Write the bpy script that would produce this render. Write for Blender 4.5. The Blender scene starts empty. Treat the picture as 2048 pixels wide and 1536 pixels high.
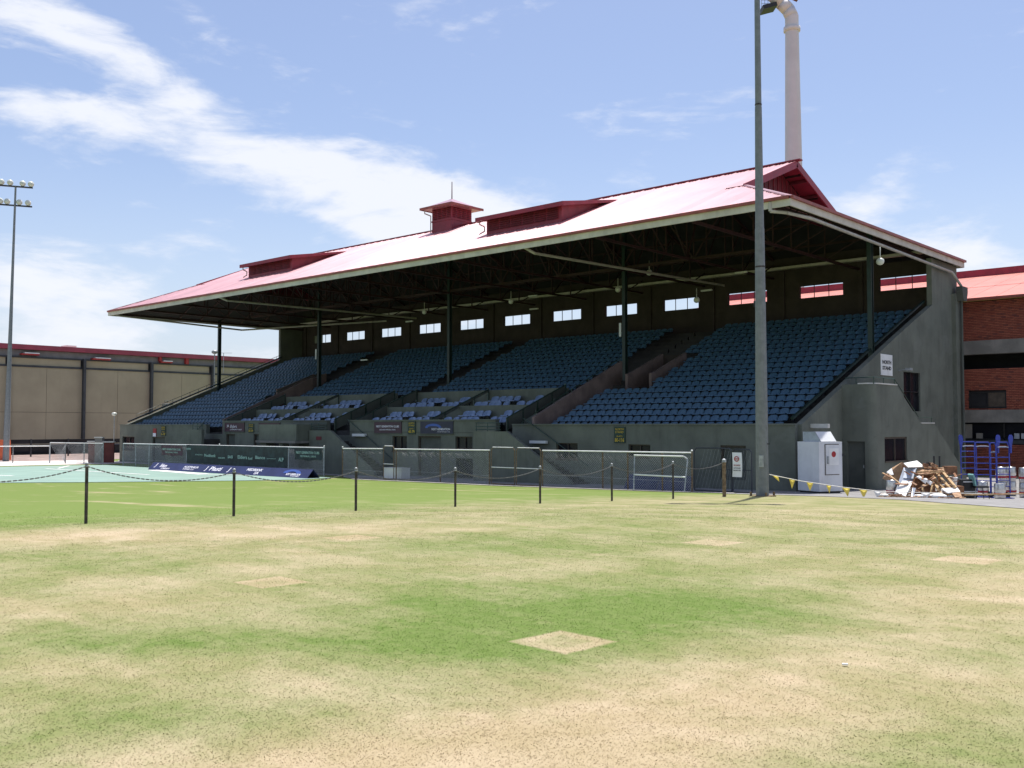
import bpy, math, random
import numpy as np
from mathutils import Vector, Matrix
random.seed(7); rng = np.random.default_rng(7)
R = math.radians
scene = bpy.context.scene
COL = scene.collection

# ------------------------------------------------------------------ camera, light, exposure
FPX, HOR, YAW = 1957.8, 850.4, R(42.235)          # focal length / horizon in 2048 px photo pixels
PITCH = math.atan((HOR - 768) / FPX)
cam = bpy.data.cameras.new('camera'); camo = bpy.data.objects.new('camera', cam); COL.objects.link(camo)
cam.sensor_width = 36; cam.lens = 36 * FPX / 2048; cam.clip_start = 0.1; cam.clip_end = 5000
camo.location = (0, 0, 0); camo.rotation_euler = (R(90) + PITCH, 0, YAW)
scene.camera = camo

SUN_EL, SUN_AZ = R(76.0), R(-20)                  # azimuth from +Y, towards +X positive
sd = Vector((math.sin(SUN_AZ) * math.cos(SUN_EL), math.cos(SUN_AZ) * math.cos(SUN_EL), math.sin(SUN_EL)))
sun = bpy.data.lights.new('sun', 'SUN'); suno = bpy.data.objects.new('sun', sun); COL.objects.link(suno)
sun.energy = 4.4; sun.angle = R(0.53); sun.color = (1.0, 0.96, 0.90)
suno.rotation_euler = (-sd).to_track_quat('-Z', 'Y').to_euler(); suno.location = (0, 0, 40)
vs = scene.view_settings
vs.view_transform = 'Standard'; vs.look = 'None'; vs.exposure = 0.50; vs.gamma = 1; vs.use_curve_mapping = False

# ------------------------------------------------------------------ node helper
class NT:
    def __init__(s, nt): s.nt = nt; s.N = nt.nodes; s.L = nt.links
    def new(s, t, **kw):
        n = s.N.new(t)
        for k, v in kw.items():
            if k == 'inp':
                for a, b in v.items(): s.put(n, a, b)
            else: setattr(n, k, v)
        return n
    def put(s, n, a, b):
        if hasattr(b, 'is_output') or isinstance(b, bpy.types.NodeSocket): s.L.new(b, n.inputs[a])
        else: n.inputs[a].default_value = b
    def m(s, op, a, b=None, c=None, clamp=False):
        n = s.N.new('ShaderNodeMath'); n.operation = op; n.use_clamp = clamp
        s.put(n, 0, a)
        if b is not None: s.put(n, 1, b)
        if c is not None: s.put(n, 2, c)
        return n.outputs[0]
    def mix(s, f, a, b):
        n = s.N.new('ShaderNodeMix'); n.data_type = 'RGBA'
        s.put(n, 0, f); s.put(n, 6, a if not isinstance(a, tuple) else (*a, 1)[:4]); s.put(n, 7, b if not isinstance(b, tuple) else (*b, 1)[:4])
        return n.outputs[2]
    def noise(s, vec, scale, detail=4, rough=.55, dist=0):
        n = s.N.new('ShaderNodeTexNoise'); s.put(n, 'Vector', vec) if vec is not None else None
        n.inputs['Scale'].default_value = scale; n.inputs['Detail'].default_value = detail
        n.inputs['Roughness'].default_value = rough; n.inputs['Distortion'].default_value = dist
        return n.outputs['Fac']
    def ramp(s, f, lo, hi, smooth=True):
        n = s.N.new('ShaderNodeMapRange'); n.interpolation_type = 'SMOOTHSTEP' if smooth else 'LINEAR'
        s.put(n, 0, f); s.put(n, 1, lo); s.put(n, 2, hi)
        return n.outputs[0]

# ------------------------------------------------------------------ world: sky and clouds
world = bpy.data.worlds.new('World'); scene.world = world; world.use_nodes = True
w = NT(world.node_tree); w.N.clear()
sky = w.new('ShaderNodeTexSky', sky_type='NISHITA'); sky.sun_disc = False
sky.sun_elevation = SUN_EL; sky.sun_rotation = SUN_AZ; sky.air_density = 1.0; sky.dust_density = 1.6; sky.ozone_density = 1.6
tc = w.new('ShaderNodeTexCoord'); sp = w.new('ShaderNodeSeparateXYZ'); w.L.new(tc.outputs['Generated'], sp.inputs[0])
az = w.m('MULTIPLY', w.m('ARCTAN2', sp.outputs[0], sp.outputs[1]), 57.296)
el = w.m('MULTIPLY', w.m('ARCSINE', sp.outputs[2]), 57.296)
cv = w.new('ShaderNodeCombineXYZ'); w.L.new(az, cv.inputs[0]); w.L.new(w.m('MULTIPLY', el, 1.7), cv.inputs[1])
mpr = w.new('ShaderNodeMapping', inp={0: cv.outputs[0]}); mpr.inputs['Rotation'].default_value = (0, 0, R(22)); mpr.inputs['Scale'].default_value = (0.55, 1.0, 1)
n1 = w.noise(mpr.outputs[0], 0.16, 9, .62, .6)
n2 = w.noise(mpr.outputs[0], 0.6, 8, .6, .3)
# cloud banks (azimuth, elevation, half length, half width, tilt in degrees, strength)
banks = [(-67, 16.4, 5, 1.15, 0, .52), (-59, 15.6, 5, 1.6, -8, .62), (-51.5, 14.2, 4.5, 2.2, -12, .72), (-45, 12.0, 4.6, 2.8, -14, .72), (-38, 11.2, 5, 1.2, -8, .42),
         (-51, 11.4, 4, 1.0, -12, .42), (-69.5, 21.2, 4, 1.7, -5, .60), (-64.5, 19.8, 3.2, 1.4, -18, .50), (-61, 18.0, 2.2, .9, -30, .40), (-60, 21.5, 2.5, .8, -20, .25),
         (-68, 7.0, 6.5, 2.8, -6, .60), (-70, 1.5, 22, 3.0, 0, .42), (-22, 11.9, 3.2, 1.7, 25, .42), (-17, 9.2, 4, 1.3, -15, .40), (-33, 12.9, 5, .8, -3, .22),
         (-15, 3.0, 14, 3, 0, .34), (-47, 7.5, 7, 2.5, -10, .30),
         (60, 22, 40, 6, 8, .5), (150, 18, 45, 7, -10, .5), (-120, 24, 30, 6, 12, .45), (20, 40, 30, 8, -15, .4)]
tot = None
for (a0, e0, L, Wd, t, st) in banks:
    ct, sn = math.cos(R(t)), math.sin(R(t))
    da = w.m('SUBTRACT', az, a0); de = w.m('SUBTRACT', el, e0)
    u = w.m('ADD', w.m('MULTIPLY', da, ct / L), w.m('MULTIPLY', de, sn / L))
    v = w.m('ADD', w.m('MULTIPLY', da, -sn / Wd), w.m('MULTIPLY', de, ct / Wd))
    g = w.m('MULTIPLY', w.m('EXPONENT', w.m('MULTIPLY', w.m('ADD', w.m('MULTIPLY', u, u), w.m('MULTIPLY', v, v)), -1.0)), st)
    tot = g if tot is None else w.m('ADD', tot, g)
f = w.m('ADD', w.m('MULTIPLY', w.m('SUBTRACT', n1, .5), 1.5), w.m('MULTIPLY', w.m('SUBTRACT', n2, .5), .80))
mask = w.m('MULTIPLY', w.ramp(w.m('ADD', f, tot), .10, .70), .93)
haz = w.ramp(el, 17.0, -2.0)
skyc = w.new('ShaderNodeVectorMath', operation='SCALE'); w.L.new(sky.outputs[0], skyc.inputs[0]); skyc.inputs['Scale'].default_value = 0.118
skym = w.new('ShaderNodeVectorMath', operation='MULTIPLY'); w.L.new(skyc.outputs[0], skym.inputs[0]); skym.inputs[1].default_value = (1.005, .955, .985)
skyh = w.mix(w.m('MULTIPLY', haz, .60), skym.outputs[0], (.50, .575, .70))
skyf = w.mix(mask, skyh, (.66, .68, .735))
bg = w.new('ShaderNodeBackground', inp={'Color': skyf, 'Strength': 1.0})
out = w.new('ShaderNodeOutputWorld'); w.L.new(bg.outputs[0], out.inputs[0])

# ------------------------------------------------------------------ terrain height and placing
_RK = [0, 12, 18.2, 23, 27, 30, 36, 40, 46, 54, 70, 5000]
_ZK = [-1.6, -1.6, -1.67, -1.86, -2.02, -2.12, -2.45, -2.70, -2.85, -2.95, -3.0, -3.0]
def gz(x, y): return float(np.interp(math.hypot(x, y), _RK, _ZK))
def at(px, d):
    """plan position seen at photo column px, d metres along the view direction"""
    xc = (px - 1024) / FPX * d
    return (math.cos(YAW) * xc - math.sin(YAW) * d, math.sin(YAW) * xc + math.cos(YAW) * d)
def hz(py, d): return math.tan(math.atan((768 - py) / FPX) + PITCH) * d
def on_y(px, y):
    u = (px - 1024) / FPX
    return y * (math.cos(YAW) * u - math.sin(YAW)) / (math.sin(YAW) * u + math.cos(YAW))
def z_y(px, py, y):
    u = (px - 1024) / FPX
    return hz(py, y / (math.sin(YAW) * u + math.cos(YAW)))
def on_x(px, x):
    u = (px - 1024) / FPX
    return x * (math.sin(YAW) * u + math.cos(YAW)) / (math.cos(YAW) * u - math.sin(YAW))
def z_x(px, py, x):
    u = (px - 1024) / FPX
    return hz(py, x / (math.cos(YAW) * u - math.sin(YAW)))

# ------------------------------------------------------------------ materials
def base_mat(name):
    m = bpy.data.materials.new(name); m.use_nodes = True
    n = NT(m.node_tree); b = n.N['Principled BSDF']
    return m, n, b
def pm(name, col, rough=.6, var=.12, scale=2.0, bump=.0, bscale=30, metal=0, spec=.5, col2=None, stain=0, coat=0):
    m, n, b = base_mat(name)
    tcn = n.new('ShaderNodeTexCoord'); v = tcn.outputs['Object']
    f1 = n.noise(v, scale, 5, .6)
    c2 = col2 or tuple(c * (1 - var * 2.2) for c in col)
    c1 = tuple(min(1, c * (1 + var)) for c in col)
    c = n.mix(n.ramp(f1, .3, .7), c1, c2)
    if stain:
        mp = n.new('ShaderNodeMapping', inp={0: v}); mp.inputs['Scale'].default_value = (1.4, 1.4, .18)
        c = n.mix(n.m('MULTIPLY', n.ramp(n.noise(mp.outputs[0], 1.6, 6, .65), .5, .75), stain), c, tuple(x * .45 for x in col))
    n.L.new(c, b.inputs['Base Color'])
    b.inputs['Roughness'].default_value = rough; b.inputs['Metallic'].default_value = metal
    b.inputs['Specular IOR Level'].default_value = spec
    if coat: b.inputs['Coat Weight'].default_value = coat; b.inputs['Coat Roughness'].default_value = .3
    if bump:
        bn = n.new('ShaderNodeBump', inp={'Height': n.noise(v, bscale, 4, .6)}); bn.inputs['Strength'].default_value = bump; bn.inputs['Distance'].default_value = .02
        n.L.new(bn.outputs[0], b.inputs['Normal'])
    return m

def turf_color(n):
    """green and straw-dry patches of the turf as a function of place"""
    geo = n.new('ShaderNodeNewGeometry'); pos = geo.outputs['Position']
    s = n.new('ShaderNodeSeparateXYZ'); n.L.new(pos, s.inputs[0])
    flat = n.new('ShaderNodeCombineXYZ'); n.L.new(s.outputs[0], flat.inputs[0]); n.L.new(s.outputs[1], flat.inputs[1])
    X, Y = s.outputs[0], s.outputs[1]
    def blob(x0, y0, L, Wd, t, st):
        st *= .8
        ct, sn = math.cos(R(t)), math.sin(R(t))
        dx = n.m('SUBTRACT', X, x0); dy = n.m('SUBTRACT', Y, y0)
        u = n.m('ADD', n.m('MULTIPLY', dx, ct / L), n.m('MULTIPLY', dy, sn / L))
        v = n.m('ADD', n.m('MULTIPLY', dx, -sn / Wd), n.m('MULTIPLY', dy, ct / Wd))
        return n.m('MULTIPLY', n.m('EXPONENT', n.m('MULTIPLY', n.m('ADD', n.m('MULTIPLY', u, u), n.m('MULTIPLY', v, v)), -1.0)), st)
    big = n.noise(flat.outputs[0], .22, 4, .6, .4)
    mid = n.noise(flat.outputs[0], .9, 5, .62, .3)
    fine = n.noise(flat.outputs[0], 6.0, 5, .65)
    grain = n.noise(flat.outputs[0], 42.0, 4, .7)
    tiny = n.noise(flat.outputs[0], 120.0, 3, .7)
    # dryness, 0 green .. 1 straw
    d = n.m('ADD', .50, n.m('MULTIPLY', n.m('SUBTRACT', big, .5), .75))
    d = n.m('ADD', d, n.m('MULTIPLY', n.m('SUBTRACT', mid, .5), .80))
    d = n.m('ADD', d, n.m('MULTIPLY', n.m('SUBTRACT', fine, .5), .45))
    for bl in [(-5.6, 6.6, 2.8, 1.5, 40, -.50), (-4.4, 7.5, 1.4, .75, 50, -.28), (-6.2, 4.3, 2.0, .42, 35, -.35), (-4.9, 2.9, 1.3, .40, 55, -.30),
               (-5.0, 4.9, 1.1, .65, 45, -.30), (-7.6, 2.8, 1.4, .35, 40, -.30), (-9.0, 9.8, 3.0, 1.3, 40, -.18), (-8, 14, 4, 2, 30, -.14),
               (-2.9, 5.0, 3.8, .85, 72, .56), (-3.0, 9.6, 3.2, .9, 78, .46), (-3.0, 3.6, 1.4, .9, 60, .40), (-8.6, 4.1, 1.9, .65, 52, .42),
               (-6.4, 3.1, .9, .35, 45, .22), (-14.5, 6.2, 3.8, 1.4, 50, .34), (-12.5, 10, 3.5, 1.2, 50, .22), (-8, 20, 6, 4, 0, .12), (-2.2, 7.2, 2.0, .45, 75, -.28), (-1.7, 5.0, 1.5, .4, 75, -.2)]:
        d = n.m('ADD', d, blob(*bl))
    sm_ = n.new('ShaderNodeMapping', inp={0: flat.outputs[0]}); sm_.inputs['Rotation'].default_value = (0, 0, R(-38)); sm_.inputs['Scale'].default_value = (.45, 2.2, 1)
    d = n.m('ADD', d, n.m('MULTIPLY', n.m('SUBTRACT', n.noise(sm_.outputs[0], .8, 5, .6, .3), .5), .75))
    # the watered field beyond the chain posts
    field = n.ramp(X, -14.6, -19.5)
    d = n.m('ADD', d, n.m('MULTIPLY', field, -.50))
    st = n.new('ShaderNodeMapping', inp={0: flat.outputs[0]}); st.inputs['Rotation'].default_value = (0, 0, R(48)); st.inputs['Scale'].default_value = (.10, .75, 1)
    sn_ = n.ramp(n.noise(st.outputs[0], 1.0, 4, .6), .56, .72)
    d = n.m('ADD', d, n.m('MULTIPLY', n.m('MULTIPLY', sn_, field), .62))
    # squares of relaid turf that dried out
    def square(x0, y0, h, t, ins=.0):
        ct, sn = math.cos(R(t)), math.sin(R(t))
        wob = n.m('MULTIPLY', n.m('SUBTRACT', fine, .5), .10)
        dx = n.m('SUBTRACT', X, x0); dy = n.m('SUBTRACT', Y, y0)
        u = n.m('ABSOLUTE', n.m('ADD', n.m('MULTIPLY', dx, ct), n.m('MULTIPLY', dy, sn)))
        v = n.m('ABSOLUTE', n.m('ADD', n.m('MULTIPLY', dx, -sn), n.m('MULTIPLY', dy, ct)))
        return n.ramp(n.m('ADD', n.m('MAXIMUM', u, v), wob), h + .02, h - .035)
    for (x0, y0, h, t, st_) in [(-4.64, 5.67, .29, 87, .72), (-8.58, 5.80, .28, 87, .5), (-11.3, 9.0, .32, 87, .45), (-7.1, 11.95, .32, 87, .42), (-3.9, 12.4, .32, 87, .4), (-1.9, 9.6, .3, 87, .4)]:
        sq = square(x0, y0, h, t)
        d = n.m('ADD', d, n.m('MULTIPLY', sq, st_))
        core = square(x0, y0, h * .55, t)
        d = n.m('SUBTRACT', d, n.m('MULTIPLY', core, st_ * .25))
    d = n.m('ADD', d, n.m('MULTIPLY', n.m('SUBTRACT', grain, .5), .34), clamp=True)
    green = n.mix(n.ramp(fine, .3, .7), (.106, .160, .036), (.140, .184, .056))
    green = n.mix(n.m('MULTIPLY', field, .75), green, (.145, .196, .052))
    straw = n.mix(n.ramp(mid, .35, .65), (.330, .266, .158), (.405, .328, .222))
    c = n.mix(n.ramp(d, .06, 1.02, False), green, straw)
    k = n.m('ADD', .92, n.m('MULTIPLY', tiny, .30))
    hsv = n.new('ShaderNodeHueSaturation', inp={'Color': c, 'Value': k})
    return hsv.outputs[0], grain, tiny, geo
def make_turf():
    m, n, b = base_mat('turf')
    c, grain, tiny, geo = turf_color(n)
    n.L.new(c, b.inputs['Base Color']); b.inputs['Roughness'].default_value = .95; b.inputs['Specular IOR Level'].default_value = .1
    bn = n.new('ShaderNodeBump', inp={'Height': n.m('ADD', grain, tiny)}); bn.inputs['Strength'].default_value = .25; bn.inputs['Distance'].default_value = .008
    n.L.new(bn.outputs[0], b.inputs['Normal'])
    return m
def make_blade():
    m, n, b = base_mat('grass_blade')
    c, grain, tiny, geo = turf_color(n)
    rnd = n.m('ADD', .92, n.m('MULTIPLY', geo.outputs['Random Per Island'], .50))
    hsv = n.new('ShaderNodeHueSaturation', inp={'Color': c, 'Value': rnd})
    n.L.new(hsv.outputs[0], b.inputs['Base Color']); b.inputs['Roughness'].default_value = .7; b.inputs['Specular IOR Level'].default_value = .25
    tr = n.new('ShaderNodeBsdfTranslucent', inp={'Color': hsv.outputs[0]})
    ms = n.new('ShaderNodeMixShader'); ms.inputs[0].default_value = .35
    n.L.new(b.outputs[0], ms.inputs[1]); n.L.new(tr.outputs[0], ms.inputs[2])
    n.L.new(ms.outputs[0], n.N['Material Output'].inputs[0])
    return m

M = {}
M['turf'] = make_turf(); M['blade'] = make_blade()
M['wall'] = pm('painted_render', (.146, .157, .126), .85, .10, .7, .25, 25, stain=.35)
M['walldark'] = pm('painted_render_dark', (.095, .103, .088), .85, .10, .9, .2, 25, stain=.3)
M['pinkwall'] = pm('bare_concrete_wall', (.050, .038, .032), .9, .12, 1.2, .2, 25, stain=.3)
M['sidepink'] = pm('aisle_wall_render', (.20, .145, .130), .9, .12, 1.2, .2, 25, stain=.3)
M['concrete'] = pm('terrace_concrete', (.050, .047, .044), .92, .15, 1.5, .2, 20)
M['coping'] = pm('pale_slab', (.62, .60, .55), .8, .08, 2)
M['green'] = pm('dark_green_paint', (.010, .028, .024), .45, .15, 2)
M['greenrail'] = pm('rail_paint', (.030, .060, .045), .4, .15, 2)
M['steelred'] = pm('oxide_red_steel', (.040, .016, .015), .6, .2, 2)
M['undershade'] = pm('underside_shade', (.022, .022, .021), .9, .2, .6)
M['roofred'] = pm('faded_red_roof', (.60, .31, .33), .31, .06, .35, 0, 30, 0, spec=1.0, stain=.0)
M['roofred'].node_tree.nodes['Principled BSDF'].inputs['Metallic'].default_value = .30
M['roofred'].node_tree.nodes['Principled BSDF'].inputs['Coat Weight'].default_value = .45
M['roofred'].node_tree.nodes['Principled BSDF'].inputs['Coat Roughness'].default_value = .27
def tint_by_object(m, lo, hi):
    n = NT(m.node_tree); b = n.N['Principled BSDF']; l = b.inputs['Base Color'].links[0]; src = l.from_socket
    oi = n.new('ShaderNodeObjectInfo'); v = n.m('ADD', lo, n.m('MULTIPLY', oi.outputs['Random'], hi - lo))
    h = n.new('ShaderNodeHueSaturation', inp={'Color': src, 'Value': v}); n.L.new(h.outputs[0], b.inputs['Base Color'])
tint_by_object(M['roofred'], .86, 1.08)
M['roofred2'] = pm('faded_red_roof_low', (.56, .19, .15), .55, .07, .5, spec=.4)
M['trimred'] = pm('maroon_trim', (.25, .022, .040), .5, .10, 2)
M['gutterred'] = pm('brick_red_gutter', (.30, .075, .055), .5, .12, 2)
M['cream'] = pm('cream_fascia', (.58, .55, .47), .6, .08, 1.2, stain=.25)
M['pipe'] = pm('cream_pipe', (.40, .385, .34), .55, .08, 2)
M['louvre'] = pm('maroon_louvre', (.13, .012, .022), .6, .15, 2)
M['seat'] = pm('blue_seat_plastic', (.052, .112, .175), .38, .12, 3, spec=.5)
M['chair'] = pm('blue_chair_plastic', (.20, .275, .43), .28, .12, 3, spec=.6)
M['black'] = pm('black_steel', (.016, .016, .018), .5, .1, 3)
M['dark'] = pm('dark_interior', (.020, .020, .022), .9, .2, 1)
M['glass'] = pm('window_glass', (.014, .015, .020), .18, .1, 1, spec=.25)
M['frame'] = pm('timber_frame', (.085, .065, .048), .7, .12, 4)
M['greydoor'] = pm('grey_door', (.20, .215, .195), .7, .08, 2)
M['galv'] = pm('galvanised_steel', (.40, .42, .43), .55, .18, 5, .15, 60, metal=.35, col2=(.25, .27, .28))
M['galvold'] = pm('weathered_galvanised_pole', (.20, .215, .225), .62, .08, 6, .25, 50, metal=.2, col2=(.165, .18, .19))
M['rust'] = pm('rusty_pipe', (.20, .145, .09), .8, .3, 14, .2, 60, metal=.1, col2=(.11, .07, .045))
M['postbrown'] = pm('brown_post', (.075, .062, .052), .6, .3, 12, .1, 60, metal=.3)
M['railsunlit'] = pm('sunlit_galvanised_rail', (.80, .80, .78), .40, .05, 4)  # rail colour whitened, the sunlight on the steel is painted in
M['chain'] = pm('chain_steel', (.22, .22, .22), .45, .2, 30, metal=.6)
M['wire'] = pm('chain_link_wire', (.50, .51, .50), .5, .15, 10, metal=.3)
M['mesh'] = M['wire']
M['shedtan'] = pm('tan_precast_panel', (.375, .330, .230), .85, .06, .25, .12, 20, stain=.12)
M['shedgrey'] = pm('shed_grey_steel', (.20, .20, .215), .6, .10, 1)
M['shedblue'] = pm('dark_steel_column', (.045, .05, .058), .6, .15, 1)
M['shedroof'] = pm('purple_red_fascia', (.30, .045, .075), .5, .08, 1)
M['red'] = pm('signal_red', (.36, .03, .03), .5, .08, 3)
M['orange'] = pm('orange_barrier', (.75, .16, .06), .6, .10, 3)
M['darkred'] = pm('dark_red_door', (.13, .025, .018), .7, .15, 2)
M['beam'] = pm('concrete_beam', (.235, .222, .20), .85, .12, 1, .2, 20, stain=.4)
M['mortar'] = pm('mortar', (.050, .032, .028), .95, .12, 3)
M['court'] = pm('green_hard_court', (.215, .325, .275), .8, .05, .4)
M['path'] = pm('pale_path', (.66, .60, .56), .9, .08, 1)
M['asphalt'] = pm('grey_asphalt', (.26, .255, .25), .9, .10, 1.5, .25, 60, col2=(.19, .185, .18))
def scuff(m, col, amt):
    n = NT(m.node_tree); b = n.N['Principled BSDF']; src = b.inputs['Base Color'].links[0].from_socket
    geo = n.new('ShaderNodeNewGeometry'); p = geo.outputs['Position']
    mp = n.new('ShaderNodeMapping', inp={0: p}); mp.inputs['Scale'].default_value = (.25, 1.2, 1); mp.inputs['Rotation'].default_value = (0, 0, R(40))
    k = n.m('MULTIPLY', n.ramp(n.noise(mp.outputs[0], .8, 6, .65), .50, .72), amt)
    k2 = n.m('MULTIPLY', n.ramp(n.noise(p, 3.0, 5, .7), .55, .7), amt * .5)
    n.L.new(n.mix(n.m('ADD', k, k2, clamp=True), src, col), b.inputs['Base Color'])
scuff(M['court'], (.27, .33, .26), .55); scuff(M['asphalt'], (.15, .145, .14), .6); scuff(M['path'], (.45, .38, .33), .5)
M['white'] = pm('white_paint', (.80, .80, .78), .6, .04, 2)
M['offwhite'] = pm('offwhite_enamel', (.70, .71, .72), .4, .05, 1.2, stain=.15)
M['slab'] = pm('concrete_strip', (.52, .50, .46), .85, .12, 2, .2, 40)
M['pinkdirt'] = pm('pinkish_dirt', (.30, .225, .20), .95, .15, 1)
M['navy'] = pm('navy_vinyl', (.024, .032, .105), .55, .10, 1.5)
M['bannergreen'] = pm('dark_green_banner', (.010, .028, .026), .6, .3, 2.5)
M['maroonsign'] = pm('maroon_sign_face', (.060, .020, .035), .5, .1, 2)
M['navysign'] = pm('navy_sign_face', (.022, .022, .050), .5, .1, 2)
M['signgreen'] = pm('green_sign_face', (.012, .040, .030), .5, .1, 2)
M['yellow'] = pm('yellow_letter', (.60, .42, .04), .6, .06, 5)
M['letter'] = pm('white_letter', (.82, .80, .86), .6, .03, 5)
M['paleletter'] = pm('pale_green_letter', (.36, .55, .46), .6, .06, 5)
M['blackletter'] = pm('black_letter', (.02, .02, .025), .6, .03, 5)
M['blueletter'] = pm('blue_emblem', (.06, .12, .42), .6, .06, 5)
M['flag'] = pm('yellow_flag', (.80, .62, .10), .6, .10, 8)
M['flagwhite'] = pm('white_flag', (.75, .75, .72), .6, .05, 8)
M['rope'] = pm('pale_rope', (.70, .68, .62), .8, .05, 8)
M['wood'] = pm('raw_timber', (.52, .36, .19), .8, .20, 6, .15, 40, col2=(.33, .21, .10))
M['woodbrown'] = pm('brown_board', (.26, .12, .055), .7, .2, 5, .1, 30)
M['ply'] = pm('weathered_ply', (.42, .26, .15), .8, .2, 5)
M['sheet'] = pm('grey_sheet_metal', (.42, .46, .52), .4, .10, 2, metal=.5)
M['steel'] = pm('keg_steel', (.62, .62, .62), .32, .12, 6, metal=.85)
M['kegred'] = pm('keg_red_band', (.40, .02, .025), .5, .10, 4)
M['blue'] = pm('blue_trolley_paint', (.022, .045, .34), .35, .12, 5, spec=.6)
M['teal'] = pm('teal_upholstery', (.22, .46, .44), .7, .10, 4)
M['plastic'] = pm('white_plastic', (.78, .76, .70), .5, .04, 3)
M['tower'] = pm('pale_tower_paint', (.60, .58, .62), .6, .04, .3)
M['lampglass'] = pm('lamp_glass', (.62, .64, .58), .3, .05, 3)

def brick_mat():
    m, n, b = base_mat('red_brick')
    oi = n.new('ShaderNodeObjectInfo'); geo = n.new('ShaderNodeNewGeometry')
    r = geo.outputs['Random Per Island']
    c = n.mix(r, (.27, .070, .045), (.37, .115, .070))
    c = n.mix(n.ramp(r, .90, .94), c, (.20, .065, .05))
    n.L.new(c, b.inputs['Base Color']); b.inputs['Roughness'].default_value = .85
    return m
M['brick'] = brick_mat()
def weather(m, joint=2.45):
    n = NT(m.node_tree); b = n.N['Principled BSDF']; src = b.inputs['Base Color'].links[0].from_socket
    geo = n.new('ShaderNodeNewGeometry'); p = geo.outputs['Position']
    patch = n.ramp(n.noise(p, .55, 3, .5, .2), .60, .63)
    c = n.mix(n.m('MULTIPLY', patch, .22), src, (.20, .21, .185))
    vo = n.new('ShaderNodeTexVoronoi', feature='DISTANCE_TO_EDGE', inp={'Vector': p}); vo.inputs['Scale'].default_value = .45
    nz = n.noise(p, 1.1, 3, .6)
    crack = n.m('MULTIPLY', n.ramp(vo.outputs['Distance'], .012, .004), n.ramp(nz, .50, .60))
    c = n.mix(n.m('MULTIPLY', crack, .14), c, (.03, .03, .028))
    mp = n.new('ShaderNodeMapping', inp={0: p}); mp.inputs['Scale'].default_value = (3.0, 3.0, .12)
    drip = n.ramp(n.noise(mp.outputs[0], 1.5, 5, .7), .56, .70)
    c = n.mix(n.m('MULTIPLY', drip, .20), c, (.060, .060, .052))
    n.L.new(c, b.inputs['Base Color'])
weather(M['wall'])

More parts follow.
